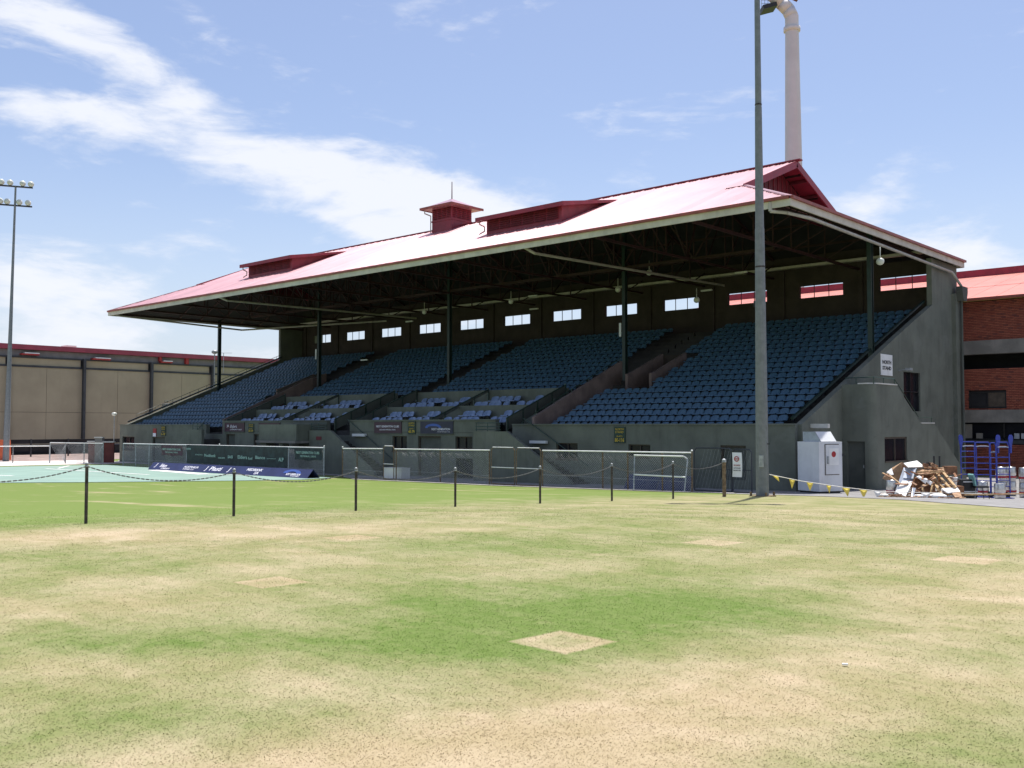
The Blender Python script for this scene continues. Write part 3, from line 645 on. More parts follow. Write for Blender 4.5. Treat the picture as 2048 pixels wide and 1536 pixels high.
# ---- side walls, back pier, back window wall
for sgn, X0 in ((1, XR), (-1, XL)):
    xa, xb = (X0 - .0, X0 + .28) if sgn == 1 else (X0 - .28, X0)
    yo = 54.2 if sgn == 1 else 53.35
    zt = rk(yo)
    hole = []
    poly = [(YF + .28, -3.1), (YF + .28, .03), (yo, zt), (yo, -3.1)]
    if sgn == 1:      # split round the tall window of the side wall
        wy0, wy1 = on_x(1808, XR + .28), on_x(1841, XR + .28); wz0, wz1 = .72, 2.72
        def top(y): return rk(y) + .03
        m_ = MB()
        m_.prism([(YF + .28, -3.1), (YF + .28, .03), (wy0, top(wy0)), (wy0, -3.1)], 0, xa, xb)
        m_.prism([(wy0, -3.1), (wy0, wz0), (wy1, wz0), (wy1, -3.1)], 0, xa, xb)
        m_.prism([(wy0, wz1), (wy0, top(wy0)), (wy1, top(wy1)), (wy1, wz1)], 0, xa, xb)
        m_.prism([(wy1, -3.1), (wy1, top(wy1)), (yo, zt), (yo, -3.1)], 0, xa, xb)
        part('side_wall', m_, M['wall'], stand)
        wf = part('window', MB().box(xa + .1, xb - .08, wy0, wy0 + .06, wz0, wz1).box(xa + .1, xb - .08, wy1 - .06, wy1, wz0, wz1).box(xa + .1, xb - .08, wy0 + .06, wy1 - .06, (wz0 + wz1) / 2 - .03, (wz0 + wz1) / 2 + .03)
                  .box(xa + .1, xb - .08, (wy0 + wy1) / 2 - .03, (wy0 + wy1) / 2 + .03, wz0, (wz0 + wz1) / 2 - .03).box(xa + .1, xb - .08, (wy0 + wy1) / 2 - .03, (wy0 + wy1) / 2 + .03, (wz0 + wz1) / 2 + .03, wz1), M['black'], stand)
        part('pane', MB().box(xa + .08, xa + .10, wy0, wy1, wz0, wz1), M['glass'], wf)
    else:
        part('side_wall', MB().prism(poly, 0, xa, xb), M['wall'], stand)
    part('side_wall', MB().box(xa, xb, yo, YEB - .25, -3.1, 9.05), M['wall'], stand)
    ins = X0 - .30 if sgn == 1 else X0 + .02
    part('parapet_rail', MB().bar((ins + .14, YF + .3, .28), (ins + .14, yo, zt + .24), .12, .10), M['green'], stand)
    hr = MB(); hr.tube((X0 + .1 * sgn, YF + 1.2, rk(YF + 1.2) + .42), (X0 + .1 * sgn, yo, zt + .42), .022, 6)
    k = YF + 1.2
    while k < yo: hr.tube((X0 + .1 * sgn, k, rk(k)), (X0 + .1 * sgn, k, rk(k) + .42), .018, 5); k += .8
    if sgn == -1: part('handrail', hr, M['greenrail'], stand)
    # outside stair: front block, sloping parapet, landings
    w0, w1 = (X0 + .28, X0 + 1.75) if sgn == 1 else (X0 - 1.75, X0 - .28)
    xo0, xo1 = (w1 - .2, w1) if sgn == 1 else (w0, w0 + .2)
    ry = 42.5
    # rounded corner front face with a door
    dz = -.72
    dy0 = ry; da, db = (w0 + .22, w0 + 1.02)
    cur = MB(); cur.sm = True
    cr = .35 if sgn == 1 else .0
    part('stair_front', MB().wall('x', w0 - .0, w1 - cr, ry, ry + .22, -3.1, 1.82, [(da, db, -3.1, dz)]), M['wall'], stand)
    dd = part('door', MB().box(da, db, ry + .12, ry + .16, -2.85, dz), M['walldark'], stand)
    part('door_handle', MB().box(db - .12, db - .08, ry + .08, ry + .12, -1.9, -1.75), M['galv'], dd)
    if sgn == 1:
        pts = [(w1 - cr + cr * math.sin(t), ry + cr - cr * math.cos(t)) for t in np.linspace(0, math.pi / 2, 9)]
        for (p, q) in zip(pts[:-1], pts[1:]):
            cur.add([(p[0], p[1], -3.1), (q[0], q[1], -3.1), (q[0], q[1], 1.82), (p[0], p[1], 1.82)], [(0, 1, 2, 3)])
        part('rounded_corner', cur, M['wall'], stand)
    y1 = 45.1; y2 = 48.1; y3 = 49.9; y4 = 54.6
    sy0 = ry + cr if sgn == 1 else ry + .22
    wnd = (on_x(1768, xo1), on_x(1813, xo1)) if sgn == 1 else None
    if sgn == 1:
        a_, b_ = wnd; zl, zh = z_x(1790, 921, xo1), z_x(1790, 874, xo1)
        def tp(y): return 1.82 if y < y1 else (1.82 + (y - y1) / (y2 - y1) * (.08 - 1.82) if y < y2 else .08)
        m_ = MB(); m_.prism([(sy0, -3.1), (sy0, 1.82), (a_, 1.82), (a_, -3.1)], 0, xo0, xo1)
        m_.prism([(a_, -3.1), (a_, zl), (b_, zl), (b_, -3.1)], 0, xo0, xo1)
        tops = [(a_, zh), (a_, tp(a_))] + ([(y1, 1.82)] if a_ < y1 < b_ else []) + [(b_, tp(b_)), (b_, zh)]
        m_.prism(tops, 0, xo0, xo1)
        m_.prism([(b_, -3.1), (b_, tp(b_))] + ([(y1, 1.82)] if b_ < y1 else []) + [(y2, .08), (y3, .08), (y4, -2.6), (y4, -3.1)], 0, xo0, xo1)
        part('stair_parapet', m_, M['wall'], stand)
        wf = part('window', MB().box(xo0 + .1, xo1 - .05, a_, a_ + .07, zl, zh).box(xo0 + .1, xo1 - .05, b_ - .07, b_, zl, zh).box(xo0 + .1, xo1 - .05, a_ + .07, b_ - .07, zh - .08, zh).box(xo0 + .1, xo1 - .05, (a_ + b_) / 2 - .03, (a_ + b_) / 2 + .03, zl, zh - .08).box(xo0 + .1, xo1 + .05, a_, b_, zl - .06, zl), M['frame'], stand)
        part('pane', MB().box(xo0 + .08, xo0 + .10, a_, b_, zl, zh), M['glass'], wf)
    else:
        part('stair_parapet', MB().prism([(sy0, -3.1), (sy0, 1.82), (y1, 1.82), (y2, .08), (y3, .08), (y4, -2.6), (y4, -3.1)], 0, xo0, xo1), M['wall'], stand)
    part('landing', MB().box(w0, xo0 if sgn == 1 else w1, ry + .25, y1, .9, 1.1), M['concrete'], stand)
    if sgn == 1:
        part('landing_slab', MB().prism([(w1 - .75, ry + .02), (w1 - cr + .03, ry - .03), (w1 + .04, ry + cr), (w1 + .04, y1), (w1 - .22, y1), (w1 - .22, ry + .5)], 2, 1.822, 1.875), M['coping'], stand)
    else:
        part('landing_slab', MB().box(w0 - .03, w1, ry - .03, y1, 1.822, 1.875), M['coping'], stand)
    part('landing_slab', MB().box(xo0 - .03, xo1 + .03, y2, y3, .082, .13), M['coping'], stand)
    rl = MB(); rx = (xo0 + xo1) / 2
    rl.tube((w0 + .1, ry + .15, 2.12), (rx, ry + .2, 2.12), .024, 6); rl.tube((rx, ry + .2, 2.12), (rx, y1, 2.12), .024, 6); rl.tube((rx, y1, 2.12), (rx, y2, .38), .02, 6)
    for (px_, py_) in ((w0 + .6, ry + .15), (rx, ry + .2), (rx, ry + 1.3), (rx, y1)): rl.tube((px_, py_, 1.8), (px_, py_, 2.12), .02, 6)
    rl.tube((rx, y2, .38), (rx, y3, .38), .02, 6); rl.tube((rx, y3 - .1, .1), (rx, y3 - .1, .38), .02, 6)
    part('railing', rl, M['greenrail'], stand)
    # downpipe and pilaster at the back corner
    px_ = X0 + sgn * .36
    part('pilaster', MB().box(min(X0, X0 + sgn * .5), max(X0, X0 + sgn * .5), 57.3, YEB - .1, -3.1, 7.4), M['wall'], stand)
    part('rainwater_head', MB().prism([(57.6, 7.0), (57.4, 7.5), (57.4, 7.8), (58.3, 7.8), (58.3, 7.5), (58.1, 7.0)], 0, X0 + sgn * .5, X0 + sgn * .85), M['walldark'], stand)
    part('downpipe', MB().tube((X0 + sgn * .62, 57.9, -2.9), (X0 + sgn * .62, 57.9, 7.1), .07, 8), M['walldark'], stand)

# back wall with its row of window openings
whs = []
for i in range(12):
    xc = XM + (i - 5.5) * BAY / 3 + .62
    whs.append((xc - 1.38, xc + 1.38, 7.72, 8.50))
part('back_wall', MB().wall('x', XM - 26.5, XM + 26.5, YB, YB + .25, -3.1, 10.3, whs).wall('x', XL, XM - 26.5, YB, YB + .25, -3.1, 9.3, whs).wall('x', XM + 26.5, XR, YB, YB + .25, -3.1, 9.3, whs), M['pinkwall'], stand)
for h_ in whs:
    xb_ = min(h_[1], XR - .02)
    fr = MB()
    for t in (1 / 3, 2 / 3):
        xx = h_[0] + (h_[1] - h_[0]) * t
        if xx < XR - .1: fr.box(xx - .018, xx + .018, YB + .1, YB + .14, h_[2], h_[3])
    fr.box(h_[0], xb_, YB + .1, YB + .14, h_[3] - .05, h_[3])
    part('window', fr, M['black'], stand)
for i in range(13):
    xc = XM + (i - 6) * BAY / 3 + .62
    if XL + .3 < xc < XR - .3: part('pilaster', MB().box(xc - .15, xc + .15, YB - .12, YB - .002, 5.9, 9.5), M['pinkwall'], stand)
part('top_ledge', MB().box(XL + .1, XR - .1, YB - .5, YB - .125, 9.55, 9.7), M['cream'], stand)

# ---- columns
for i in range(5):
    x = XM + (i - 2) * BAY; zb = row_z(10) - .3; zc = 9.35 if i in (0, 4) else 12.9
    if i in (0, 4): x += .12 if i == 0 else -.12
    c = MB(); c.box(x - .11, x + .11, YC - .13, YC - .10, zb, zc).box(x - .11, x + .11, YC + .10, YC + .13, zb, zc).box(x - .02, x + .02, YC - .10, YC + .10, zb, zc)
    col_ = part('column', c, M['green'], stand)
    if i in (1, 3):
        part('column_sign', MB().box(x - .30, x - .14, YC - .17, YC - .16, 5.2, 6.0), M['offwhite'], col_)

# ---- roof structure
def truss_mesh():
    t = MB(); zb = 9.0; ys = list(np.linspace(YE + .55, YEB - 2.4, 10))
    t.bar((0, ys[0], zb + .1), (0, ys[-1], zb + .1), .12, .12)
    t.bar((0, ys[0], rz(ys[0]) - .22), (0, YRG, ZR - .28), .12, .14); t.bar((0, YRG, ZR - .28), (0, ys[-1], rz(ys[-1]) - .22), .12, .14)
    for i, y in enumerate(ys):
        if i > 0: t.bar((0, y, zb + .1), (0, y, rz(y) - .28), .07, .07)
        if i < len(ys) - 1:
            y2 = ys[i + 1]
            mid = len(ys) / 2
            if i < mid - 1: t.bar((0, y, rz(y) - .28), (0, y2, zb + .1), .06, .06)
            else: t.bar((0, y, zb + .1), (0, y2, rz(y2) - .28), .06, .06)
    return t.mesh('truss', M['steelred'], (0, 0, 0))
tm = truss_mesh()
for i in range(13):
    x = XM + (i - 6) * BAY / 3
    x = max(min(x, XR - .3), XL + .3)
    if abs(x - XM) > GX - 1: continue
    inst('truss', tm, stand, (x - XM, -47, 2.9))
hipt = MB()
for sx in (-1, 1):
    for (xe) in (XM + sx * (2 * BAY - .2),):
        hipt.bar((xe, YE + .5, 9.1), (xe, YEB - .5, 9.1), .14, .16)
    hipt.bar((XM + sx * (EH - .4), YE + .4, 9.2), (XM + sx * GX, GYF, GZ_ - .25), .12, .14)
    hipt.bar((XM + sx * (EH - .4), YEB - .4, 9.2), (XM + sx * GX, 2 * YRG - GYF, GZ_ - .25), .12, .14)
    for k in range(5):
        yy = GYF + .8 + k * 2.0
        hipt.bar((XM + sx * (EH - .4), yy, 9.25), (XM + sx * GX, yy, GZ_ - .25), .08, .1)
        hipt.bar((XM + sx * GX, yy, 9.1), (XM + sx * GX, yy, GZ_ - .25), .06, .06)
        hipt.bar((XM + sx * GX, yy, 9.1), (XM + sx * (GX + 2.4), yy, 10.2), .05, .05)
    hipt.bar((XM + sx * GX, YE + .5, 9.1), (XM + sx * GX, YEB - .5, 9.1), .12, .14)
part('hip_framing', hipt, M['steelred'], stand, kind='stuff')
# long truss over the column line
lt = MB(); seg = 24; zb, zt = 9.25, 12.6
lx = list(np.linspace(XL + .3, XR - .3, seg + 1))
lx = [x for x in lx if abs(x - XM) < 26.2]
lt.bar((lx[0], YC, zb), (lx[-1], YC, zb), .14, .16); lt.bar((lx[0] + 2, YC, zt), (lx[-1] - 2, YC, zt), .14, .16)
for i in range(len(lx) - 1):
    a, b = (zb, zt) if i % 2 == 0 else (zt, zb)
    lt.bar((lx[i], YC, a), (lx[i + 1], YC, b), .08, .08); lt.bar((lx[i], YC, zb), (lx[i], YC, zt), .06, .06)
part('long_truss', lt, M['steelred'], stand)
for k in range(5):
    pu = MB(); y = YE + 1.4 + k * 2.1
    xx = GX - .2 if y > GYF else EH - (y - YE) - .3
    for yy in (y, 2 * YRG - y): pu.bar((XM - xx, yy, rz(yy) - .13), (XM + xx, yy, rz(yy) - .13), .07, .12)
    part('purlin', pu, M['steelred'], stand)

# roof skins: dark sheet added below to paint the underside's shade, sheets above
def slope_poly(front=True, shrink=0.0, dz=0.0):
    s_ = 1 if front else -1
    def yy(y): return y if front else 2 * YRG - y
    e = EH - shrink
    return [(XM - e, yy(YE + shrink), ZE + dz), (XM + e, yy(YE + shrink), ZE + dz), (XM + GX, yy(GYF), GZ_ + dz), (XM + GX, YRG, ZR + dz), (XM - GX, YRG, ZR + dz), (XM - GX, yy(GYF), GZ_ + dz)]
lin = MB()
for fr_ in (True, False): lin.add(slope_poly(fr_, .12, -.06), [tuple(range(6)) if not fr_ else tuple(range(5, -1, -1))])
for sx in (-1, 1):
    lin.add([(XM + sx * (EH - .12), YE + .12, ZE - .06), (XM + sx * (EH - .12), YEB - .12, ZE - .06), (XM + sx * GX, 2 * YRG - GYF, GZ_ - .06), (XM + sx * GX, GYF, GZ_ - .06)], [(0, 1, 2, 3)])
roof = part('roof', lin, M['undershade'], stand)
def wave_sheet(x0, x1, ybot, ytop_fn, front=True, n=24, amp=.0213, waves=4):
    m_ = MB(); m_.sm = True
    vv = []
    for i in range(n + 1):
        x = x0 + (x1 - x0) * i / n; a = amp * math.sin(2 * math.pi * waves * i / n) + (.040 if i in (0, n) else 0)
        for t in (0, 1):
            y = ybot if t == 0 else ytop_fn(x)
            vv.append((x, y if front else 2 * YRG - y, rz(y) + .02 + a))
    fs = [(2 * i, 2 * i + 2, 2 * i + 3, 2 * i + 1) if front else (2 * i, 2 * i + 1, 2 * i + 3, 2 * i + 2) for i in range(n)]
    return m_.add(vv, fs)
def ytop(x):
    d = abs(x - XM)
    return YRG if d <= GX else YE + (EH - d) * (GYF - YE) / (EH - GX)
xs_ = [XM - EH + .01]
while xs_[-1] < XM + EH - .8: xs_.append(xs_[-1] + .7615)
xs_.append(XM + EH - .01)
cuts = [XM - GX, XM + GX]
for fr_ in (True, False):
    for a, b in zip(xs_[:-1], xs_[1:]):
        part('roof_sheet', wave_sheet(a, b, YE - .08, ytop, fr_), M['roofred'], roof)
for sx in (-1, 1):
    hips = MB(); ny = 24
    for k in range(ny):
        ya = YE + (YEB - YE) * k / ny; yb_ = YE + (YEB - YE) * (k + 1) / ny
        def xt(y):
            dd_ = min(y - YE, YEB - y); return EH - min(dd_ * (EH - GX) / (GYF - YE), EH - GX)
        def zz(y): return ZE + min(min(y - YE, YEB - y), GYF - YE) * SL
        q = [(XM + sx * (EH + .06), ya, ZE + .02), (XM + sx * (EH + .06), yb_, ZE + .02), (XM + sx * xt(yb_), yb_, zz(yb_) + .02), (XM + sx * xt(ya), ya, zz(ya) + .02)]
        hips.add(q, [(0, 1, 2, 3) if sx == 1 else (3, 2, 1, 0)])
        hips.bar((XM + sx * (EH + .06), ya, ZE + .04), (XM + sx * xt(ya), ya, zz(ya) + .04), .03, .04)
    part('hip_sheeting', hips, M['roofred'], roof)
part('ridge_cap', MB().bar((XM - GX - .3, YRG, ZR + .05), (XM + GX + .3, YRG, ZR + .05), .34, .07), M['trimred'], roof)
for sx in (-1, 1):
    part('hip_cap', MB().bar((XM + sx * EH, YE, ZE + .05), (XM + sx * GX, GYF, GZ_ + .05), .22, .05), M['roofred'], roof)
    part('hip_cap', MB().bar((XM + sx * EH, YEB, ZE + .05), (XM + sx * GX, 2 * YRG - GYF, GZ_ + .05), .22, .05), M['roofred'], roof)
    # gablet
    xg = XM + sx * (GX + .05); xi = XM + sx * (GX - 1.05)
    yb2 = 2 * YRG - GYF
    gw = MB().prism([(GYF, GZ_ - .2), (YRG, ZR - .15), (yb2, GZ_ - .2)], 0, min(xi, xi - sx * .1), max(xi, xi - sx * .1))
    g_ = part('gable_wall', gw, M['louvre'], roof)
    for k in range(1, 22):
        y = GYF + (yb2 - GYF) * k / 22; ztop_ = GZ_ + (min(y, 2 * YRG - y) - GYF) * SL - .12
        if ztop_ > GZ_ + .1: part('gable_batten', MB().box(xi, xi + sx * .04, y - .03, y + .03, GZ_ - .1, ztop_), M['trimred'], roof)
    bgm = MB()
    bgm.bar((xg, GYF - .15, GZ_ - .10), (xg, YRG + .02, ZR - .14), .07, .36); bgm.bar((xg, yb2 + .15, GZ_ - .10), (xg, YRG - .02, ZR - .14), .07, .36)
    part('barge_board', bgm, M['trimred'], roof)
    sf = MB()
    sf.add([(xi, GYF, GZ_ - .08), (xg, GYF, GZ_ - .08), (xg, YRG, ZR - .10), (xi, YRG, ZR - .10)], [(0, 1, 2, 3)])
    sf.add([(xi, yb2, GZ_ - .08), (xg, yb2, GZ_ - .08), (xg, YRG, ZR - .10), (xi, YRG, ZR - .10)], [(3, 2, 1, 0)])
    part('gable_soffit', sf, M['trimred'], roof)
    for k in range(1, 4):
        y = YRG + (yb2 - YRG) * k / 4; z = ZR - (y - YRG) * SL - .2
        part('gable_rafter', MB().bar((xi, y, z), (xg, y, z), .12, .14), M['louvre'], roof); part('gable_rafter', MB().bar((xi, 2 * YRG - y, z), (xg, 2 * YRG - y, z), .12, .14), M['louvre'], roof)
    # skirt that closes the hip under the gablet and the pale flashing
    part('flashing', MB().add([(XM + sx * (GX - 1.05), GYF - .1, GZ_ + .03), (XM + sx * (GX + .10), GYF - .1, GZ_ + .03), (XM + sx * (GX + .10), yb2 + .1, GZ_ + .03), (XM + sx * (GX - 1.05), yb2 + .1, GZ_ + .03)], [(0, 1, 2, 3)]), M['roofred'], roof)
# eaves
def eave_pair(x0, y0, x1, y1, nx, ny):
    part('fascia', MB().bar((x0 + nx * .02, y0 + ny * .02, ZE - .22), (x1 + nx * .02, y1 + ny * .02, ZE - .22), .07, .30), M['cream'], stand)
    part('gutter', MB().bar((x0 + nx * .11, y0 + ny * .11, ZE - .02), (x1 + nx * .11, y1 + ny * .11, ZE - .02), .14, .12), M['gutterred'], stand)
eave_pair(RX0, YE, RX1, YE, 0, -1); eave_pair(RX1, YE - .05, RX1, YEB + .05, 1, 0); eave_pair(RX0, YE - .05, RX0, YEB + .05, -1, 0); eave_pair(RX0, YEB, RX1, YEB, 0, 1)
# rainwater pipes slung under the roof
def pipe(pts): part('rain_pipe', MB().path(pts, .075, 8), M['pipe'], stand)
pipe([(RX1 - .85, YE - .05, ZE - .1), (RX1 - .85, YE - .05, ZE - .48), (RX1 - .4, YE + .5, ZE - .52), (RX1 - .10, YE + 2.2, ZE - .54), (RX1 - .10, 56.9, ZE - .80), (RX1 + .1, 57.8, ZE - 1.5), (RX1 + .1, 57.8, 7.75)])
xp = on_y(1045, YE); pipe([(xp, YE + .05, ZE - .25), (xp + .3, YE + .6, ZE - .55), (xp + 1.2, YB - .7, 8.9)])
xp = on_y(432, YE); pipe([(xp, YE + .05, ZE - .25), (xp + .3, YE + .6, ZE - .5), (xp + 1.0, YB - .7, 8.95)])
pipe([(RX0 + .9, YE + .3, ZE - .4), (RX0 + .9, 49, ZE - .75), (XM - BAY - 1.6, 55.1, 9.0)])
# roof vents (long dormers) and the cupola
def dormer(xa, xb):
    yf, zf, zk, yk = 41.35, 12.16, 12.95, 45.6
    def zr_(y): return zf + (y - yf) * (zk - zf) / (yk - yf)
    part('dormer', MB().prism([(yf, rz(yf) - .1), (yf, zf), (yk, zk)], 0, xa, xb), M['trimred'], roof)
    nb = 6
    for k in range(nb):
        x0 = xa + .15 + (xb - xa - .3) * k / nb; x1 = xa + .15 + (xb - xa - .3) * (k + 1) / nb - .08
        lou = MB()
        for j in range(6):
            z = rz(yf) + .30 + j * .115
            lou.add([(x0, yf - .02, z), (x1, yf - .02, z), (x1, yf - .06, z - .065), (x0, yf - .06, z - .065)], [(0, 1, 2, 3)])
            lou.add([(x0, yf - .02, z), (x1, yf - .02, z), (x1, yf - .02, z + .03), (x0, yf - .02, z + .03)], [(3, 2, 1, 0)])
        part('louvre', lou, M['louvre'], roof)
    part('dormer_roof', MB().prism([(yf - .45, zr_(yf - .45) + .02), (yf - .45, zr_(yf - .45) + .11), (yk + .35, zr_(yk + .35) + .11), (yk + .2, zr_(yk + .2) + .02)], 0, xa - .45, xb + .45), M['roofred'], roof)
    part('dormer_fascia', MB().box(xa - .47, xb + .47, yf - .50, yf - .452, zr_(yf - .45) - .14, zr_(yf - .45) + .10), M['trimred'], roof)
    for xq in (xb + .45, xa - .48):
        part('dormer_fascia', MB().prism([(yf - .45, zr_(yf - .45) - .14), (yf - .45, zr_(yf - .45) + .10), (yk + .2, zr_(yk + .2) + .10), (yk - .1, zr_(yk) - .06)], 0, xq, xq + .03), M['trimred'], roof)
    part('dormer_pipe', MB().path([(xa - .3, yf - .3, zf - .15), (xa - .3, yf - .3, zf - .35), (xa - .08, yf - .1, zf - .5), (xa - .08, yf - .1, rz(yf) + .25), (xa - .4, yf - .2, rz(yf) + .1)], .04, 6), M['pipe'], roof)
dormer(-39.55, -33.85); dormer(-64.6, -59.0)
cx_, cw = -49.1, .98
cu_ = part('cupola', MB().box(cx_ - cw, cx_ + cw, YRG - cw, YRG + cw, 13.2, 15.2), M['trimred'], roof)
lv = MB()
for k in range(4):
    for j in range(6):
        z = 14.42 + j * .125; a = cx_ - cw + .1 + k * .46; b = a + .38
        lv.add([(a, YRG - cw - .01, z + .05), (b, YRG - cw - .01, z + .05), (b, YRG - cw - .06, z - .03), (a, YRG - cw - .06, z - .03)], [(3, 2, 1, 0)])
        a = YRG - cw + .1 + k * .46; b = a + .38
        lv.add([(cx_ + cw + .01, a, z + .05), (cx_ + cw + .01, b, z + .05), (cx_ + cw + .06, b, z - .03), (cx_ + cw + .06, a, z - .03)], [(3, 2, 1, 0)])
part('louvre', lv, M['louvre'], roof)
part('cupola_band', MB().box(cx_ - cw - .04, cx_ + cw + .04, YRG - cw - .04, YRG + cw + .04, 14.22, 14.32), M['trimred'], roof)
hw = 1.55
part('cupola_roof', MB().add([(cx_ - hw, YRG - hw, 15.2), (cx_ + hw, YRG - hw, 15.2), (cx_ + hw, YRG + hw, 15.2), (cx_ - hw, YRG + hw, 15.2), (cx_, YRG, 15.95),
     (cx_ - hw, YRG - hw, 15.12), (cx_ + hw, YRG - hw, 15.12), (cx_ + hw, YRG + hw, 15.12), (cx_ - hw, YRG + hw, 15.12)],
     [(0, 1, 4), (1, 2, 4), (2, 3, 4), (3, 0, 4), (8, 7, 6, 5)]), M['roofred'], roof)
part('cupola_gutter', MB().box(cx_ - hw - .06, cx_ + hw + .06, YRG - hw - .06, YRG - hw, 15.08, 15.24).box(cx_ + hw, cx_ + hw + .06, YRG - hw, YRG + hw, 15.08, 15.24).box(cx_ - hw - .06, cx_ - hw, YRG - hw, YRG + hw, 15.08, 15.24), M['gutterred'], roof)
part('finial', MB().tube((cx_, YRG, 15.9), (cx_, YRG, 17.15), .045, 6, .03), M['louvre'], roof)
part('cupola_pipe', MB().path([(cx_ - 1.3, YRG - 1.4, 15.1), (cx_ - 1.3, YRG - 1.4, 14.85), (cx_ - 1.05, YRG - 1.05, 14.7), (cx_ - 1.05, YRG - 1.05, 13.5)], .04, 6), M['pipe'], roof)
# lamps under the roof
for k, (px, py, d) in enumerate([(1765, 523, 46), (1237, 579, 60), (1022, 603, 66), (848, 624, 72), (1395, 600, 57), (1300, 545, 57)]):
    x, y = at(px, d); z = hz(py, d)
    part('ceiling_light', MB().ball((x, y, z), .20, 1, .7, .9).tube((x, y, z), (x, y, z + .7), .02, 5), M['lampglass'], stand, smooth=True)
for (px, py, d) in [(1485, 545, 55), (1415, 581, 60), (1066, 592, 66), (818, 578 + 65, 75), (1068, 618, 70), (728, 720, 75)]:
    x, y = at(px, d); part('ceiling_batten', MB().obox((x, y, hz(py, d)), (.75, .14, .1)), M['lampglass'], stand)

# ================================================================== SEATS
def seat_mesh(k=1.0):
    m_ = MB()
    xs = [-.228, -.219, -.14, 0, .14, .219, .228]; zt = [.50, .60, .665, .675, .665, .60, .50]; yo_ = [-.075, -.055, .0, .02, .0, -.055, -.075]
    vv = []
    for x, z, o in zip(xs, zt, yo_):
        vv += [(x, .17 + o, .42), (x, .24 + o + (z - .5) * .3, z), (x, .20 + o, .41), (x, .27 + o + (z - .5) * .3, z - .012)]
    fs = []
    for i in range(len(xs) - 1):
        a, b = 4 * i, 4 * (i + 1)
        fs += [(a, b, b + 1, a + 1), (a + 3, b + 3, b + 2, a + 2), (a + 1, b + 1, b + 3, a + 3)]
    m_.add(vv, fs)
    m_.add([(-.20, -.17, .445), (.20, -.17, .445), (.205, .19, .42), (-.205, .19, .42), (-.19, -.185, .405), (.19, -.185, .405), (.19, .19, .40), (-.19, .19, .40)],
           [(0, 1, 2, 3), (0, 4, 5, 1), (1, 5, 6, 2), (3, 7, 4, 0), (7, 6, 5, 4), (2, 6, 7, 3)])
    m_.v = [(x * k, y * k, z * k) for x, y, z in m_.v]
    return m_
leg_front = MB().bar((0, 0, 0), (0, .03, .49), .025, .025).mesh('leg', M['black']); leg_rear = MB().bar((0, 0, 0), (0, -.08, .50), .025, .025).mesh('leg', M['black'])
sm_full = seat_mesh()
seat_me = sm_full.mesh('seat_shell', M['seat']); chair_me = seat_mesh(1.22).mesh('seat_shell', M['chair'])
leg_me = MB().box(-.03, .03, 0, .12, 0, .40).mesh('bracket', M['black'])
def ordn(k):
    w_ = ['first', 'second', 'third', 'fourth', 'fifth', 'sixth', 'seventh', 'eighth', 'ninth', 'tenth']
    if k <= 10: return w_[k - 1]
    return f"{k}{'th' if 10 < k % 100 < 14 else {1: 'st', 2: 'nd', 3: 'rd'}.get(k % 10, 'th')}"
seat_pos = []       # (x, y, z, row, index, bay)
P_ = .483
def fill(bay, n, a, b, from_right=True):
    b -= (.17 if n % 2 else 0) + random.uniform(0, .06)
    cnt = int((b - a) / P_); x0 = b - P_ / 2
    for k in range(cnt): seat_pos.append((x0 - k * P_, row_y(n) + .18, row_z(n), n, k + 1, bay))
for n in range(NR - 1):
    a, b = -32.95, -19.55
    if 7 <= n <= 13: a = -30.35
    elif n > 13: a = -31.6
    fill(1, n, a, b)
    a4, b4 = 2 * XM - b, 2 * XM - (-32.95)
    if 7 <= n <= 13: b4 = 2 * XM + 30.35
    elif n > 13: b4 = 2 * XM + 31.6
    fill(4, n, a4 - .3, b4)
    if n >= 7:
        fill(2, n, XM + .75, XM + BAY - 1.35); fill(3, n, XM - BAY + .75, XM - .75)
camv = Vector((0, 0, 0))
order = sorted(range(len(seat_pos)), key=lambda i: seat_pos[i][0] ** 2 + seat_pos[i][1] ** 2)
near = set(order[:300])
s0 = None
sverts = np.array([v for v in sm_full.v]); sfaces = sm_full.f
stuffV, stuffF = [], []
for i, (x, y, z, n, k, bay) in enumerate(seat_pos):
    jr = random.uniform(-.02, .02)
    if i in near:
        lab = f"blue seat, {'bottom' if n == 0 else ordn(n + 1)} row of the right-hand block, {ordn(k)} from its right end"
        if s0 is None:
            s0 = thing('stadium_chair', lab, 'stadium chair', (x, y, z), 'blue seats of the grandstand')
            inst('seat_shell', seat_me, s0); inst('bracket', leg_me, s0); s0.rotation_euler = (0, 0, jr)
        else: copy_thing(s0, (x, y, z), jr, lab)
    else:
        o = len(stuffV) * len(sverts)
        c_, s_ = math.cos(jr), math.sin(jr)
        vv = sverts.copy(); vx = vv[:, 0] * c_ - vv[:, 1] * s_ + x; vy = vv[:, 0] * s_ + vv[:, 1] * c_ + y
        stuffV.append(np.stack([vx, vy, vv[:, 2] + z], 1)); stuffF += [tuple(q + o for q in f_) for f_ in sfaces]
mb = MB(); mb.v = [tuple(p) for p in np.concatenate(stuffV)]; mb.f = stuffF
o_ = struct('seats', mb, M['seat'], kind='stuff', label='rows of blue plastic seats filling the far and upper parts of the grandstand'); o_['category'] = 'seats'; o_['group'] = 'blue seats of the grandstand'
